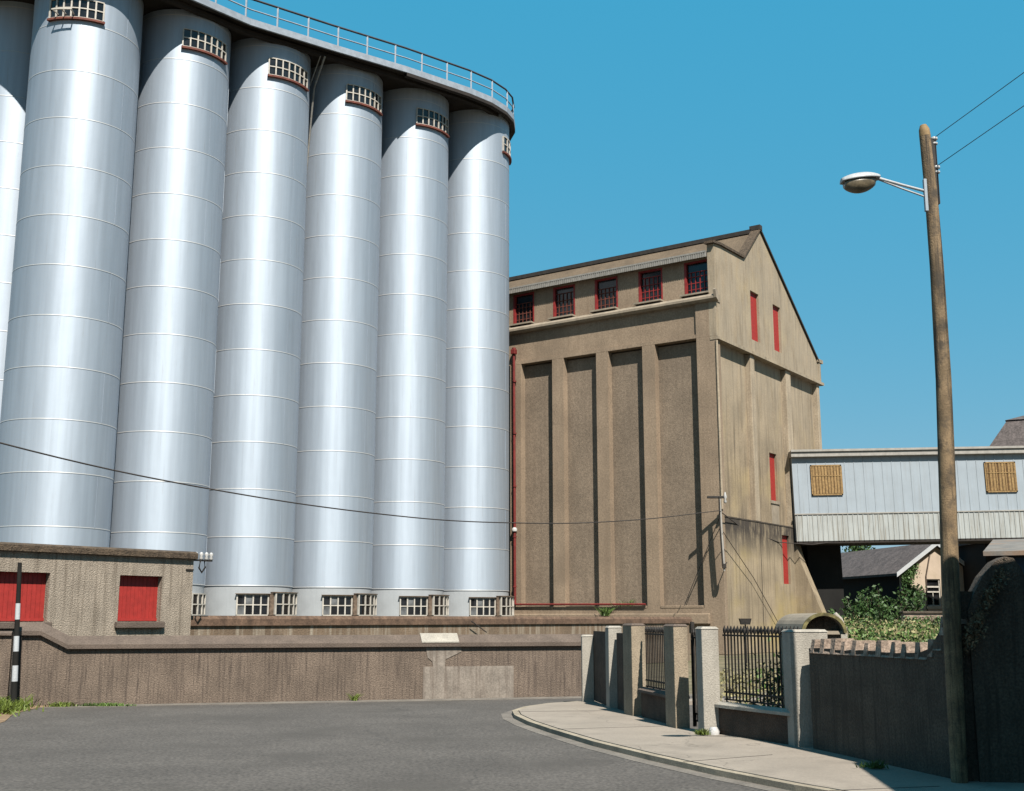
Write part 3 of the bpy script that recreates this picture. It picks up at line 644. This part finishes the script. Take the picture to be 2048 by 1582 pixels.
for x in (.12, .30, .48, .64):
    m_ = MB(); m_.lathe([(.03, 3.68), (.065, 3.72), (.035, 3.79), (.07, 3.84), (.03, 3.9)], (x, .07), 10); m_.build('insulator', M['ceramic'], ib)
mb = MB(); mb.tube([(.28, .07, 3.66), (.24, .07, 3.45), (.34, .07, 3.32), (.45, .07, 3.47), (.42, .07, 3.66)], .026, 6); mb.build('cable_loop', M['iron'], ib)

# upper retaining wall behind
p0 = Vector((-9.5, 35.3)); p1 = Vector((8.6, 58.2)); dd = (p1-p0); LU = dd.length; ang = math.atan2(dd.y, dd.x)
UW = thing('retaining_wall', 'streaky rust stained concrete wall with rounded cap below the silos', 'wall', (p0.x, p0.y, 0), ang)
mb = MB(); mb.box(0, LU, 0, .3, 0, 1.80); mb.build('wall', M['wall_up'], UW)
mb = MB(); mb.xprism([(-.07, 1.80), (.5, 1.80), (.5, 2.02), (.3, 2.10), (.0, 2.10), (-.07, 2.0)], lambda u, v, w_: (w_, u, v), -.1, LU+.2); mb.build('coping', M['cap_red'], UW)
wire('loose_cable', 'short loose black cable hanging off the retaining wall cap', [tuple(x for x in (lambda v: (p0.x+v.x, p0.y+v.y, z))(Matrix.Rotation(ang, 2) @ Vector((t, -.2)))) for t, z in ((12.6, 1.92), (12.9, 1.78), (13.5, 1.5))], .022)

# long roadside wall
BW = thing('roadside_wall', 'long low brown pebbledashed wall with stepped coping along the road', 'wall', (LW0.x, LW0.y, 0), math.atan2(LWd.y, LWd.x))
mb = MB(); mb.xprism([(-1.35, -.05), (13.6, -.05), (13.6, 1.30), (-.25, 1.30), (-.85, 1.62), (-1.35, 1.62)], MY, 0, .3); mb.build('wall', M['wall_low'], BW)
mb = MB(); bm = mb.bm
prof = [(-.10, .0), (-.10, .10), (.17, .30), (.42, .10), (.42, 0)]
st = [(-1.42, 1.622), (-.86, 1.622), (-.24, 1.302), (13.7, 1.302)]
rg = [[bm.verts.new((x, y, z+h)) for y, h in prof] for x, z in st]
for a, b_ in zip(rg, rg[1:]):
    for k in range(5): bm.faces.new((a[k], a[(k+1) % 5], b_[(k+1) % 5], b_[k]))
bm.faces.new(rg[0]); bm.faces.new(rg[-1][::-1]); mb.build('coping', M['wall_cap'], BW)
mb = MB(); mb.box(8.36, 10.76, -.022, -.001, -.04, .80); mb.build('pale_patch', M['patch'], BW)
mb = MB(); mb.xprism([(8.42, 1.295), (9.36, 1.295), (9.36, 1.17), (9.1, 1.05), (8.95, .98), (8.93, .80), (8.62, .80), (8.6, .93), (8.48, 1.02)], MY, -.016, -.001); mb.build('render_scar', M['patch'], BW)
mb = MB(); mb.xprism([(-.112, 1.402), (.16, 1.612), (.16, 1.64), (-.112, 1.43)], lambda u, v, w_: (w_, u, v), 8.30, 9.28); mb.build('cap_stone', M['pier_white'], BW)

# ------------------------------------------------------------------ piers, rails, gates on the right
def along(p, q, s, o=0):
    p, q = Vector(p), Vector(q); d = (q-p).normalized(); n = Vector((d.y, -d.x)); r = p+d*s+n*o; return r
def frame(p, q): d = Vector(q)-Vector(p); return math.atan2(d.y, d.x)
# pier: local x = across the front, local -y = front, placed by its front-left corner
def pier(label, x, y, wd, dp, h, m, rz=.24, cap=True, name='gate_pier'):
    t = thing(name, label, 'gate pier', (x, y, 0), rz, 'rendered gate piers along the pavement')
    mb = MB(); mb.box(0, wd, 0, dp, -.05, h-.03, .012); mb.build('shaft', m, t)
    if cap:
        mb = MB(); mb.prism([(-.01, -.01), (wd+.01, -.01), (wd+.01, dp+.01), (-.01, dp+.01)], h-.029, h+.01, [(.03, .03), (wd-.03, .03), (wd-.03, dp-.03), (.03, dp-.03)]); mb.build('cap', M['pier_white'] if m is M['pier_white'] else M['wall_cap'], t)
    return t
pier('short pale pier at the far left end of the gateway, beside the roadside wall', 1.67, 28.7, .28, .3, 1.62, M['pier_white'], 0)
pier('narrow pale pier standing second from the left, behind a dark gate leaf', 2.13, 26.5, .30, .4, 1.84, M['pier_white'], .1)
pier('tall sandy pier with a dark left side, left of the small railing panel', 2.44, 24.5, .30, .55, 1.90, M['pier'])
pier('tall sandy pier with a dark left side, right of the small railing panel', 2.93, 21.75, .27, .55, 1.90, M['pier'], .2)
pier('pale leaning pier with a whitewashed foot, left of the wide railing panel', 3.27, 20.7, .30, .4, 1.86, M['pier_white'], .1)
pier('broad pale corner pier at the right end of the wide railing panel', 4.32, 18.66, .60, .45, 1.83, M['pier_white'], .05)
ft = tag(MB().lathe([(.09, .05), (.10, .13), (.06, .2)], (3.42, 20.62), 7).build('whitewashed_stone', M['ceramic']), 'white painted stone at the foot of the leaning pier', 'stone')
# solid dark gate leaf between first two piers
gt = thing('gate_leaf', 'dark solid gate leaf between the two leftmost pale piers', 'gate', (0, 0, 0))
mb = MB(); a_ = (1.99, 28.75); b_ = (2.16, 26.95); ang_ = frame(a_, b_)
mb.box(0, 1.8, -.04, .0, .1, 1.72); g1 = mb.build('panel', M['dwarf'], gt); g1.location = (a_[0], a_[1], 0); g1.rotation_euler = (0, 0, ang_)
def wallseg(name, label, p, q, h, m, th=.25, cap=None, cat='wall', group=None):
    t = thing(name, label, cat, (p[0], p[1], 0), frame(p, q), group); L_ = (Vector(q)-Vector(p)).length
    mb = MB(); mb.box(0, L_, 0, th, -.05, h); mb.build('wall', m, t)
    if cap:
        mb = MB(); mb.xprism([(-.07, h), (th+.05, h), (th+.03, h+.07), (.03, h+.10), (-.07, h+.05)], lambda u, v, w_: (w_, u, v), -.02, L_); mb.build('coping', cap, t)
    return t
wallseg('dwarf_wall', 'dark pebbledashed dwarf wall below the small railing panel', (2.60, 24.35), (2.98, 22.2), .56, M['dwarf'], cap=M['wall_cap'], group='dwarf walls under railings')
wallseg('dwarf_wall', 'dark pebbledashed dwarf wall with pale coping below the wide railing panel', (3.52, 20.75), (4.42, 18.72), .52, M['dwarf'], cap=M['pier_white'], group='dwarf walls under railings')
wallseg('dwarf_wall', 'low sandy wall stub between the second and third pier', (2.3, 26.4), (2.5, 24.9), 1.7, M['dwarf'], group='dwarf walls under railings')
def railing(label, p, q, z0, z1, step, cat='railing', gate=False):
    t = thing('iron_railing', label, cat, (p[0], p[1], 0), frame(p, q), None); L_ = (Vector(q)-Vector(p)).length
    mb = MB(); mb.box(0, L_, .095, .125, z1-.17, z1-.14); mb.build('top_bar', M['iron'], t)
    mb = MB(); mb.box(0, L_, .095, .125, z0+.10, z0+.13); mb.box(0, L_, .096, .124, z0-.02, z0+.005); mb.build('bottom_bar', M['iron'], t)
    mb = MB(); x = step*.5; rr = random.Random(5); i = 0
    while x < L_:
        mb.box(x-.010, x+.010, .10, .12, z0 if i % 4 else z0-.1, z1-.06)
        dx = rr.uniform(-.006, .006)
        mb.prism([(x-.02, .095), (x+.02, .095), (x+.02, .125), (x-.02, .125)], z1-.12, z1-.06, [(x-.026+dx, .09), (x+.026+dx, .09), (x+.026+dx, .13), (x-.026+dx, .13)])
        mb.prism([(x-.026+dx, .09), (x+.026+dx, .09), (x+.026+dx, .13), (x-.026+dx, .13)], z1-.06, z1+.01, [(x-.004+dx, .108), (x+.004+dx, .108), (x+.004+dx, .112), (x-.004+dx, .112)])
        x += step; i += 1
    o = mb.build('bars', M['iron'], t); return t
railing('small black spiked railing panel between two sandy piers', (2.60, 24.35), (2.98, 22.2), .68, 1.86, .11)
railing('wide black spiked railing panel on the dwarf wall with pale coping', (3.55, 20.7), (4.40, 18.75), .66, 1.88, .098)
gt2 = railing('narrow black iron pedestrian gate between the sandy pier and leaning pier', (3.22, 22.1), (3.36, 21.0), .2, 1.82, .13, 'gate')
gt2.name = 'pedestrian_gate'
mb = MB(); mb.box(-.03, .03, .08, .14, .08, 1.95); mb.build('gate_post', M['iron'], gt2)

# kiosk with barrel roof behind the corner pier
KS = thing('barrel_roof_kiosk', 'small kiosk with mossy arched barrel roof behind the corner pier', 'kiosk', (4.93, 20.5, 0))
mb = MB(); mb.box(.05, .72, .1, 1.9, 0, 1.74); mb.build('wall', M['pier'], KS)
mb = MB(); mb.box(-.02, .8, -.06, 2.0, 1.742, 1.80); mb.build('slab', M['cornice'], KS)
arc = [(.38+.38*math.cos(t), 1.77+.33*math.sin(t)) for t in [PI*k/14 for k in range(15)]]; arci = [(.38+.33*math.cos(t), 1.77+.285*math.sin(t)) for t in [PI*k/14 for k in range(15)]]
mb = MB(); mb.xprism(arc+arci[::-1], MY, -.10, 2.0); mb.build('barrel_roof', M['cornice'], KS)
arc2 = [(.38+.388*math.cos(t), 1.77+.338*math.sin(t)) for t in [PI*k/14 for k in range(15)]]
mb = MB(); mb.xprism(arc2+arci[::-1], MY, -.15, -.101); mb.build('mossy_rim', M['moss'], KS)
mb = MB(); mb.xprism([(x, z) for x, z in arci], MY, .05, .12); mb.build('gable_infill', M['dark_wall'], KS)
fp = thing('cranked_post', 'pale cranked concrete fence post right of the kiosk', 'post', (6.08, 22, 0))
mb = MB(); mb.box(-.06, .06, -.06, .06, 0, 1.86); mb.tube([(0, 0, 1.84), (-.05, 0, 2.0), (-.14, 0, 2.1)], [.06, .05, .04], 6); mb.build('post', M['pier_white'], fp)
fl = thing('floodlight', 'small dark floodlight box standing before the gable above the spiked railing', 'light', (9.45, 48.5, 0))
mb = MB(); mb.prism([(-.18, -.12), (.18, -.12), (.18, .12), (-.18, .12)], 1.78, 2.02, [(-.24, -.14), (.24, -.14), (.24, .14), (-.24, .14)]); mb.build('housing', M['iron'], fl)
mb = MB(); mb.tube([(0, 0, 0), (0, 0, 1.8)], .03, 6); mb.build('stem', M['iron'], fl)

# dark rubble wall, round-headed pier
DW = thing('old_boundary_wall', 'dark rough wall with upright pinkish coping stones right of the corner pier', 'wall', (4.55, 18.42, 0), frame((4.55, 18.42), (5.44, 14.75)))
LD = math.hypot(.89, 3.67)
mb = MB(); n = 14; top = []
for k in range(n+1):
    x = LD*k/n; top.append((x, 1.56 + .01*math.sin(k*1.3) + (.0 if x < 3.0 else (x-3.0)**2*1.3)))
mb.xprism([(0, -.05), (LD, -.05)] + top[::-1], MY, 0, .34); mb.build('wall', M['dark_wall'], DW)
mb = MB(); rr = random.Random(11); x = .05; k = 0
while x < LD-.1:
    big = k % 2 == 0; w_ = rr.uniform(.09, .13) if big else rr.uniform(.17, .22); h = rr.uniform(.12, .18) if big else rr.uniform(.0, .03)
    zb = 1.54 + (0 if x < 3.0 else (x-3.0)**2*1.3); lnx = rr.uniform(-.02, .02)
    mb.prism([(x, -.02+rr.uniform(-.01, .02)), (x+w_, -.02), (x+w_, .37), (x, .36)], zb-.05, zb+h, [(x+.01+lnx, .02), (x+w_-.01+lnx, .03), (x+w_-.015+lnx, .33), (x+.012+lnx, .32)]); x += w_+.005; k += 1
mb.build('coping_stones', M['stone'], DW)
RH = thing('round_headed_pier', 'tall dark rendered wall end with curved top beside the telegraph pole', 'wall', (5.62, 14.72, 0), -.15)
arc = [(.0, -.05), (.0, 2.1), (.08, 2.3), (.2, 2.52), (.36, 2.7), (.48, 2.76), (.58, 2.74), (.66, 2.62), (.74, 2.4), (.80, 2.1), (.83, 1.7), (.84, -.05)]
mb = MB(); mb.xprism(arc, MY, 0, .4); mb.build('wall', M['dark_wall'], RH)
SH = thing('tin_roofed_shed', 'blue grey shed under a pale rusty tin roof at the right edge', 'shed', (6.75, 16.6, 0), -.43)
mb = MB(); mb.box(.08, 5, 0, 2.9, 0, 2.84); mb.build('wall', M['blue_steel'], SH)
mb = MB(); mb.xprism([(-.25, 2.86), (3.0, 3.22), (3.0, 3.28), (-.25, 2.92)], MX, -.12, 5.2); mb.build('roof', M['shed_roof'], SH)
NH = thing('added_shade_house', 'rendered house added beyond the right edge to shade the dark wall', 'house', (6.15, 4.6, 0))  # unseen house, added only to cast shade on the wall and pier
mb = MB(); mb.box(0, 9, 0, 7.6, 0, 5.6); mb.build('wall', M['pier'], NH)
mb = MB(); mb.xprism([(-.2, 5.6), (7.8, 5.6), (3.8, 7.0)], lambda u, v, w_: (w_, u, v), -.2, 9.2); mb.build('roof', M['slate'], NH)
for y in (1.2, 4.6):
    m_ = MB(); m_.box(-.04, .0, y, y+1.1, 1.2, 2.7); f_ = m_.build('window', M['white'], NH); m_ = MB(); m_.box(-.05, -.041, y+.08, y+1.02, 1.28, 2.62); m_.build('pane', M['glass'], f_)

# ------------------------------------------------------------------ telegraph pole and street lamp
PX, PY = 5.40, 14.7
def pole_c(z): return (5.40 + .02*z, PY)      # leans slightly
def lean(z): return Vector((5.36+.012*z + (.0 if z < 2 else -.0), PY, z))
UP = thing('telegraph_pole', 'tall weathered timber pole with cut top beside the dark wall', 'pole', (0, 0, 0))
zs = [-.05, .5, 1.2, 2.2, 3.5, 5, 6.5, 7.6, 8.3]
xs = [5.365, 5.37, 5.385, 5.41, 5.46, 5.51, 5.525, 5.515, 5.49]
rs = [.098, .098, .102, .108, .104, .096, .087, .080, .073]
mb = MB(); mb.tube([(x, PY, z) for x, z in zip(xs, zs)], rs, 20); mb.build('shaft', M['wood'], UP)
mb = MB(); mb.tube([(5.49, PY, 8.3), (5.484, PY, 8.40), (5.475, PY, 8.46)], [.074, .068, .042], 16); mb.build('cut_top', M['cutwood'], UP)
for z, x in ((8.165, 5.60), (7.765, 5.605)):
    m_ = MB(); m_.lathe([(.015, z), (.040, z+.01), (.042, z+.035), (.018, z+.045), (.018, z+.065), (.044, z+.075), (.046, z+.105), (.02, z+.12)], (x, PY-.02), 12); m_.build('insulator', M['ceramic'], UP)
    m_ = MB(); m_.tube([(5.5, PY, z-.1), (x, PY-.02, z-.08), (x, PY-.02, z)], .014, 6); m_.build('insulator_pin', M['iron'], UP)
mb = MB(); mb.prism([(5.545, PY-.05), (5.612, PY-.05), (5.612, PY+.03), (5.545, PY+.03)], 7.35, 8.24); mb.build('cable_board', M['iron'], UP)
SLm = thing('street_lamp', 'grey cobra head street lamp on an angled arm fixed to the pole', 'street lamp', (0, 0, 0))
mb = MB(); mb.box(5.385, 5.425, PY-.13, PY-.075, 7.22, 7.66, .005); mb.build('bracket', M['clad'], SLm)
mb = MB(); mb.tube([(5.40, PY-.10, 7.50), (5.1, PY-.12, 7.575), (4.76, PY-.14, 7.665)], [.02, .02, .026], 8); mb.tube([(5.40, PY-.10, 7.42), (5.1, PY-.12, 7.525), (4.80, PY-.14, 7.64)], .012, 6); mb.build('arm', M['lamp_grey'], SLm)
def ell_body(name, m, x0, x1, zc0, zc1, top, bot, wid, parent, n=14, half='top', segs=14):
    mb = MB(); bm = mb.bm; rings = []
    for i in range(n+1):
        t = i/n; x = x0+(x1-x0)*t; zc = zc0+(zc1-zc0)*t
        s = max(.02, (math.sin(PI*min(1, (t*.86+.07))))**.45)
        ring = []
        for k in range(segs+1):
            a = PI*k/segs if half == 'top' else -PI*k/segs
            hgt = top if half == 'top' else bot
            ring.append(bm.verts.new((x, PY-.14+wid*s*math.cos(a), zc+hgt*s*math.sin(a))))
        rings.append(ring)
    for a, b_ in zip(rings, rings[1:]):
        for k in range(segs): bm.faces.new((a[k], a[k+1], b_[k+1], b_[k])).smooth = True
        bm.faces.new((a[0], b_[0], b_[-1], a[-1]))
    bm.faces.new(rings[0]); bm.faces.new(rings[-1][::-1])
    return mb.build(name, m, parent)
ell_body('housing', M['lamp_grey'], 4.30, 4.80, 7.60, 7.655, .105, 0, .135, SLm)
ell_body('lens', M['lens'], 4.335, 4.74, 7.60, 7.645, 0, .165, .118, SLm, half='bot')
wire('overhead_wire', 'upper thin wire leaving the pole top towards the right edge', [(5.60, 14.66, 8.27), (6.09, 13.0, 8.385), (9.6, 1.1, 9.3)], .005, 'wire', 'wires off the telegraph pole')
wire('overhead_wire', 'lower thin wire leaving the pole below the upper insulator to the right', [(5.605, 14.66, 7.87), (6.06, 13.0, 7.965), (9.6, 1.1, 8.75)], .005, 'wire', 'wires off the telegraph pole')

# ------------------------------------------------------------------ striped post and pier at the left edge
SP = thing('striped_post', 'leaning black and white banded post at the left edge', 'post', (0, 0, 0))
def sp(z): return (-11.19 - .10*(z-.3)/2.95, 27.2, z)
zz = [0, .62, .97, 1.28, 1.62, 1.99, 2.35, 3.27]; bandm = ['black', 'board', 'black', 'board', 'black', 'board', 'black']
for a, b_, c_ in zip(zz, zz[1:], bandm):
    m_ = MB(); m_.tube([sp(a), sp(b_)], [.072-.008*a, .072-.008*b_], 12); m_.build('black_band' if c_ == 'black' else 'white_band', M[c_], SP)
LP = thing('gate_post', 'dark brown gatepost cut off by the left edge behind the striped post', 'post', (-11.72, 28.25, 0), .26)
mb = MB(); mb.box(-.02, .17, 0, .2, 0, 1.66); mb.build('post', M['iron'], LP)
wl_ = wallseg('far_wall_end', 'sliver of brown wall at the left edge beyond the dark gatepost', (-15.5, 27.3), (-11.8, 28.3), 1.62, M['wall_low'], cap=M['wall_cap'])

# ------------------------------------------------------------------ vegetation
def leaves(name, m, pts, size, parent=None, seed=1):
    rr = random.Random(seed); mb = MB()
    for p in pts: mb.leaf(p, size, rr)
    return mb.build(name, m, parent, recalc=False)
rr = random.Random(21)
# bush: stems and leaf sprays
BU = thing('leafy_bush', 'dark green sprawling bush in front of the cream house', 'bush', (18.1, 60, 0))
mb = MB(); pts = []
for k in range(95):
    az_ = rr.uniform(0, 2*PI); sp_ = rr.uniform(.15, 1.15); hh = rr.uniform(1.7, 3.9)*(1-.28*sp_)
    if k % 6 == 0: az_ = rr.uniform(-.4, .4); sp_ = 1.35; hh = rr.uniform(2.6, 3.6)
    base = Vector((rr.uniform(-.5, .5), rr.uniform(-.5, .5), 0)); tip = base+Vector((math.cos(az_)*sp_*1.55, math.sin(az_)*sp_*1.2, hh))
    mid = base.lerp(tip, .5)+Vector((0, 0, .35)); prev = base; st_ = []
    for i in range(9):
        t = i/8; p = base*(1-t)**2 + mid*2*t*(1-t) + tip*t*t; st_.append(p)
        if t > .2:
            for _ in range(int(26*(1.15-t*.5))):
                sg = .22*(1.25-t*.8); pts.append(p+Vector((rr.gauss(0, sg), rr.gauss(0, sg), rr.gauss(-.05, sg))))
    mb.tube(st_, [.03*(1-i/9)+.006 for i in range(9)], 4)
mb.build('stems', M['bark'], BU)
leaves('foliage', M['leaf_dark'], pts, .10, BU, 3)
# weed mass behind the dark wall
pts = []; pts2 = []
for _ in range(48000):
    y = rr.uniform(26, 57); x0 = .268*y; x1 = .37*y; x = rr.uniform(x0, x1)
    hmax = 1.35 + .25*math.sin(x*1.7)+.2*math.sin(y*.9+x) + .010*(y-26)
    z = hmax*rr.random()**.4
    (pts if rr.random() < .75 else pts2).append((x, y, z))
tag(leaves('weeds', M['leaf'], pts, .06, None, 5), 'tangle of green weeds behind the dark wall and below the bush', 'weeds', kind='stuff')
tag(leaves('dry_grass', M['leaf_pale'], [(x, y, z+.08) for x, y, z in pts2], .055, None, 6), 'straw coloured dry grass tips just over the dark wall', 'dry grass', kind='stuff')
# yard growth behind railings
pts = []
for _ in range(1500):
    y = rr.uniform(24, 40); x = y*rr.uniform(.17, .245); hm = .45+.2*math.sin(x*2.3+y)
    pts.append((x, y, max(.02, hm*rr.random()**.6)))
tag(leaves('yard_weeds', M['leaf_pale'], pts, .055, None, 8), 'yellowing weeds in the yard seen through the wide railing panel', 'weeds', kind='stuff')
pts = []
for _ in range(700):
    a = rr.gauss(0, .22); pts.append((4.95+a, 22.6+rr.gauss(0, .4), abs(rr.gauss(.5, .38))))
sh_ = thing('small_shrub', 'small green shrub in the yard behind the wide railing panel', 'shrub', (4.95, 22.6, 0))
o = leaves('foliage', M['leaf'], [(x-4.95, y-22.6, z) for x, y, z in pts], .05, sh_, 9)
mb = MB(); mb.tube([(0, 0, 0), (.05, 0, .9)], .02, 5); mb.build('stem', M['bark'], sh_)
# stone wall with ivy
IW = thing('ivy_wall', 'low pale rubble wall overgrown with ivy below the cream house', 'wall', (16.4, 50, 0))
mb = MB(); mb.box(0, 3.2, 0, .4, 0, 2.22); mb.build('wall', M['stone'], IW)
mb = MB(); mb.box(-.05, 3.3, -.06, .46, 2.222, 2.32, .02); mb.build('coping', M['dark_wall'], IW)
leaves('ivy', M['ivy'], [(rr.uniform(0, 3.2), -.03-abs(rr.gauss(0, .05)), 2.1*(1-rr.random()**1.2*.95)) for _ in range(2600)], .06, IW, 12)
iv = thing('climbing_ivy', 'ivy climbing the left corner of the cream house under its bargeboard', 'ivy', (31.45, 88, 0), math.radians(11.6))
pts = []
for _ in range(3800):
    z = rr.uniform(2.2, 6.0); xl = -2.9 + max(0, z-5.3)*1.35
    wdt = .75*(1-abs(z-4.2)/3.2)+.25*math.sin(z*5)+.35
    pts.append((xl+abs(rr.gauss(0, .5))*max(.15, wdt), -.05-abs(rr.gauss(0, .08)), z))
leaves('foliage', M['ivy'], pts, .085, iv, 13)
# ivy / dead growth on wall by the pole
dg = thing('dead_creeper', 'dry brown creeper spilling over the curved wall top beside the pole', 'creeper', (5.75, 14.75, 0))
pts = [(rr.uniform(-.22, .30), rr.gauss(0, .1)-.05, 0) for _ in range(2600)]
pts = [(x, y, 2.14+max(-.35, x*1.45)+rr.gauss(0, .055)-(.22*rr.random() if x < 0 else 0)) for x, y, _ in pts]
leaves('foliage', M['wood'], pts, .022, dg, 14)
def tuft(name, label, cx, cy, n, sx, sy, h, m, size, seed, z=0., kind=None, cat='grass'):
    r2 = random.Random(seed); mb = MB(); bm = mb.bm
    for _ in range(n):
        x = cx+r2.gauss(0, sx); y = cy+r2.gauss(0, sy); hh = h*r2.uniform(.4, 1.2); a = r2.uniform(0, 2*PI); dx, dy = math.cos(a)*size, math.sin(a)*size
        lx, ly = r2.gauss(0, .35)*hh, r2.gauss(0, .35)*hh
        bm.faces.new([bm.verts.new(v) for v in ((x-dx, y-dy, z), (x+dx, y+dy, z), (x+lx+dx*.4, y+ly+dy*.4, z+hh*.7), (x+lx*1.6, y+ly*1.6, z+hh))])
    o = mb.build(name, m, None, recalc=False)
    return tag(o, label, cat, kind=kind)
tuft('verge_grass', 'bright green grass clump at the left edge by the striped post', -11.75, 26.0, 3600, .40, 1.15, .26, M['leaf_lime'], .022, 31, kind='stuff')
tuft('grass_tuft', 'patchy green tuft on the sandy strip just right of the striped post', -10.5, 28.25, 260, .13, .06, .10, M['leaf_lime'], .02, 32)
tuft('grass_tuft', 'thin wide strip of green weeds at the foot of the roadside wall', -9.55, 28.42, 520, .30, .05, .07, M['leaf'], .016, 33)
tuft('grass_tuft', 'tiny lone green weed at the wall foot near the road centre', -3.93, 30.25, 90, .03, .03, .16, M['leaf_lime'], .012, 34)
tuft('grass_tuft', 'small green weed beside the whitewashed stone', 3.2, 20.5, 160, .05, .04, .09, M['leaf_lime'], .012, 35, .09)
tuft('grass_tuft', 'small dark weed on the pavement below the dark wall', 4.75, 16.0, 140, .07, .05, .09, M['leaf'], .012, 36, .09)
q = gsw(-.45, 7.7, 2.3); tuft('wall_weed', 'yellow green weed sprouting on the plinth under the red base pipe', q[0], q[1], 160, .10, .10, .5, M['leaf'], .03, 37, 2.2, cat='weed')
q = gsw(.25, 6.6, 2.7); tuft('wall_weed', 'faint green weeds at the foot of the third wall panel', q[0], q[1], 90, .35, .1, .45, M['leaf'], .02, 38, 2.7, cat='weed')
# far tree
FT = thing('far_tree', 'tiny round tree crown just above the cream house roof', 'tree', (36.0, 122, 0))
mb = MB(); mb.tube([(0, 0, 0), (.1, 0, 4), (0, 0, 8)], [.35, .25, .1], 8); mb.build('trunk', M['bark'], FT)
pts = []
for k in range(16):
    c_ = Vector((rr.gauss(0, 1.0), rr.gauss(0, 1), rr.uniform(5.5, 9.3)))
    for _ in range(160): pts.append(c_+Vector((rr.gauss(0, .5), rr.gauss(0, .5), rr.gauss(0, .35))))
leaves('crown', M['leaf_dark'], pts, .2, FT, 15)
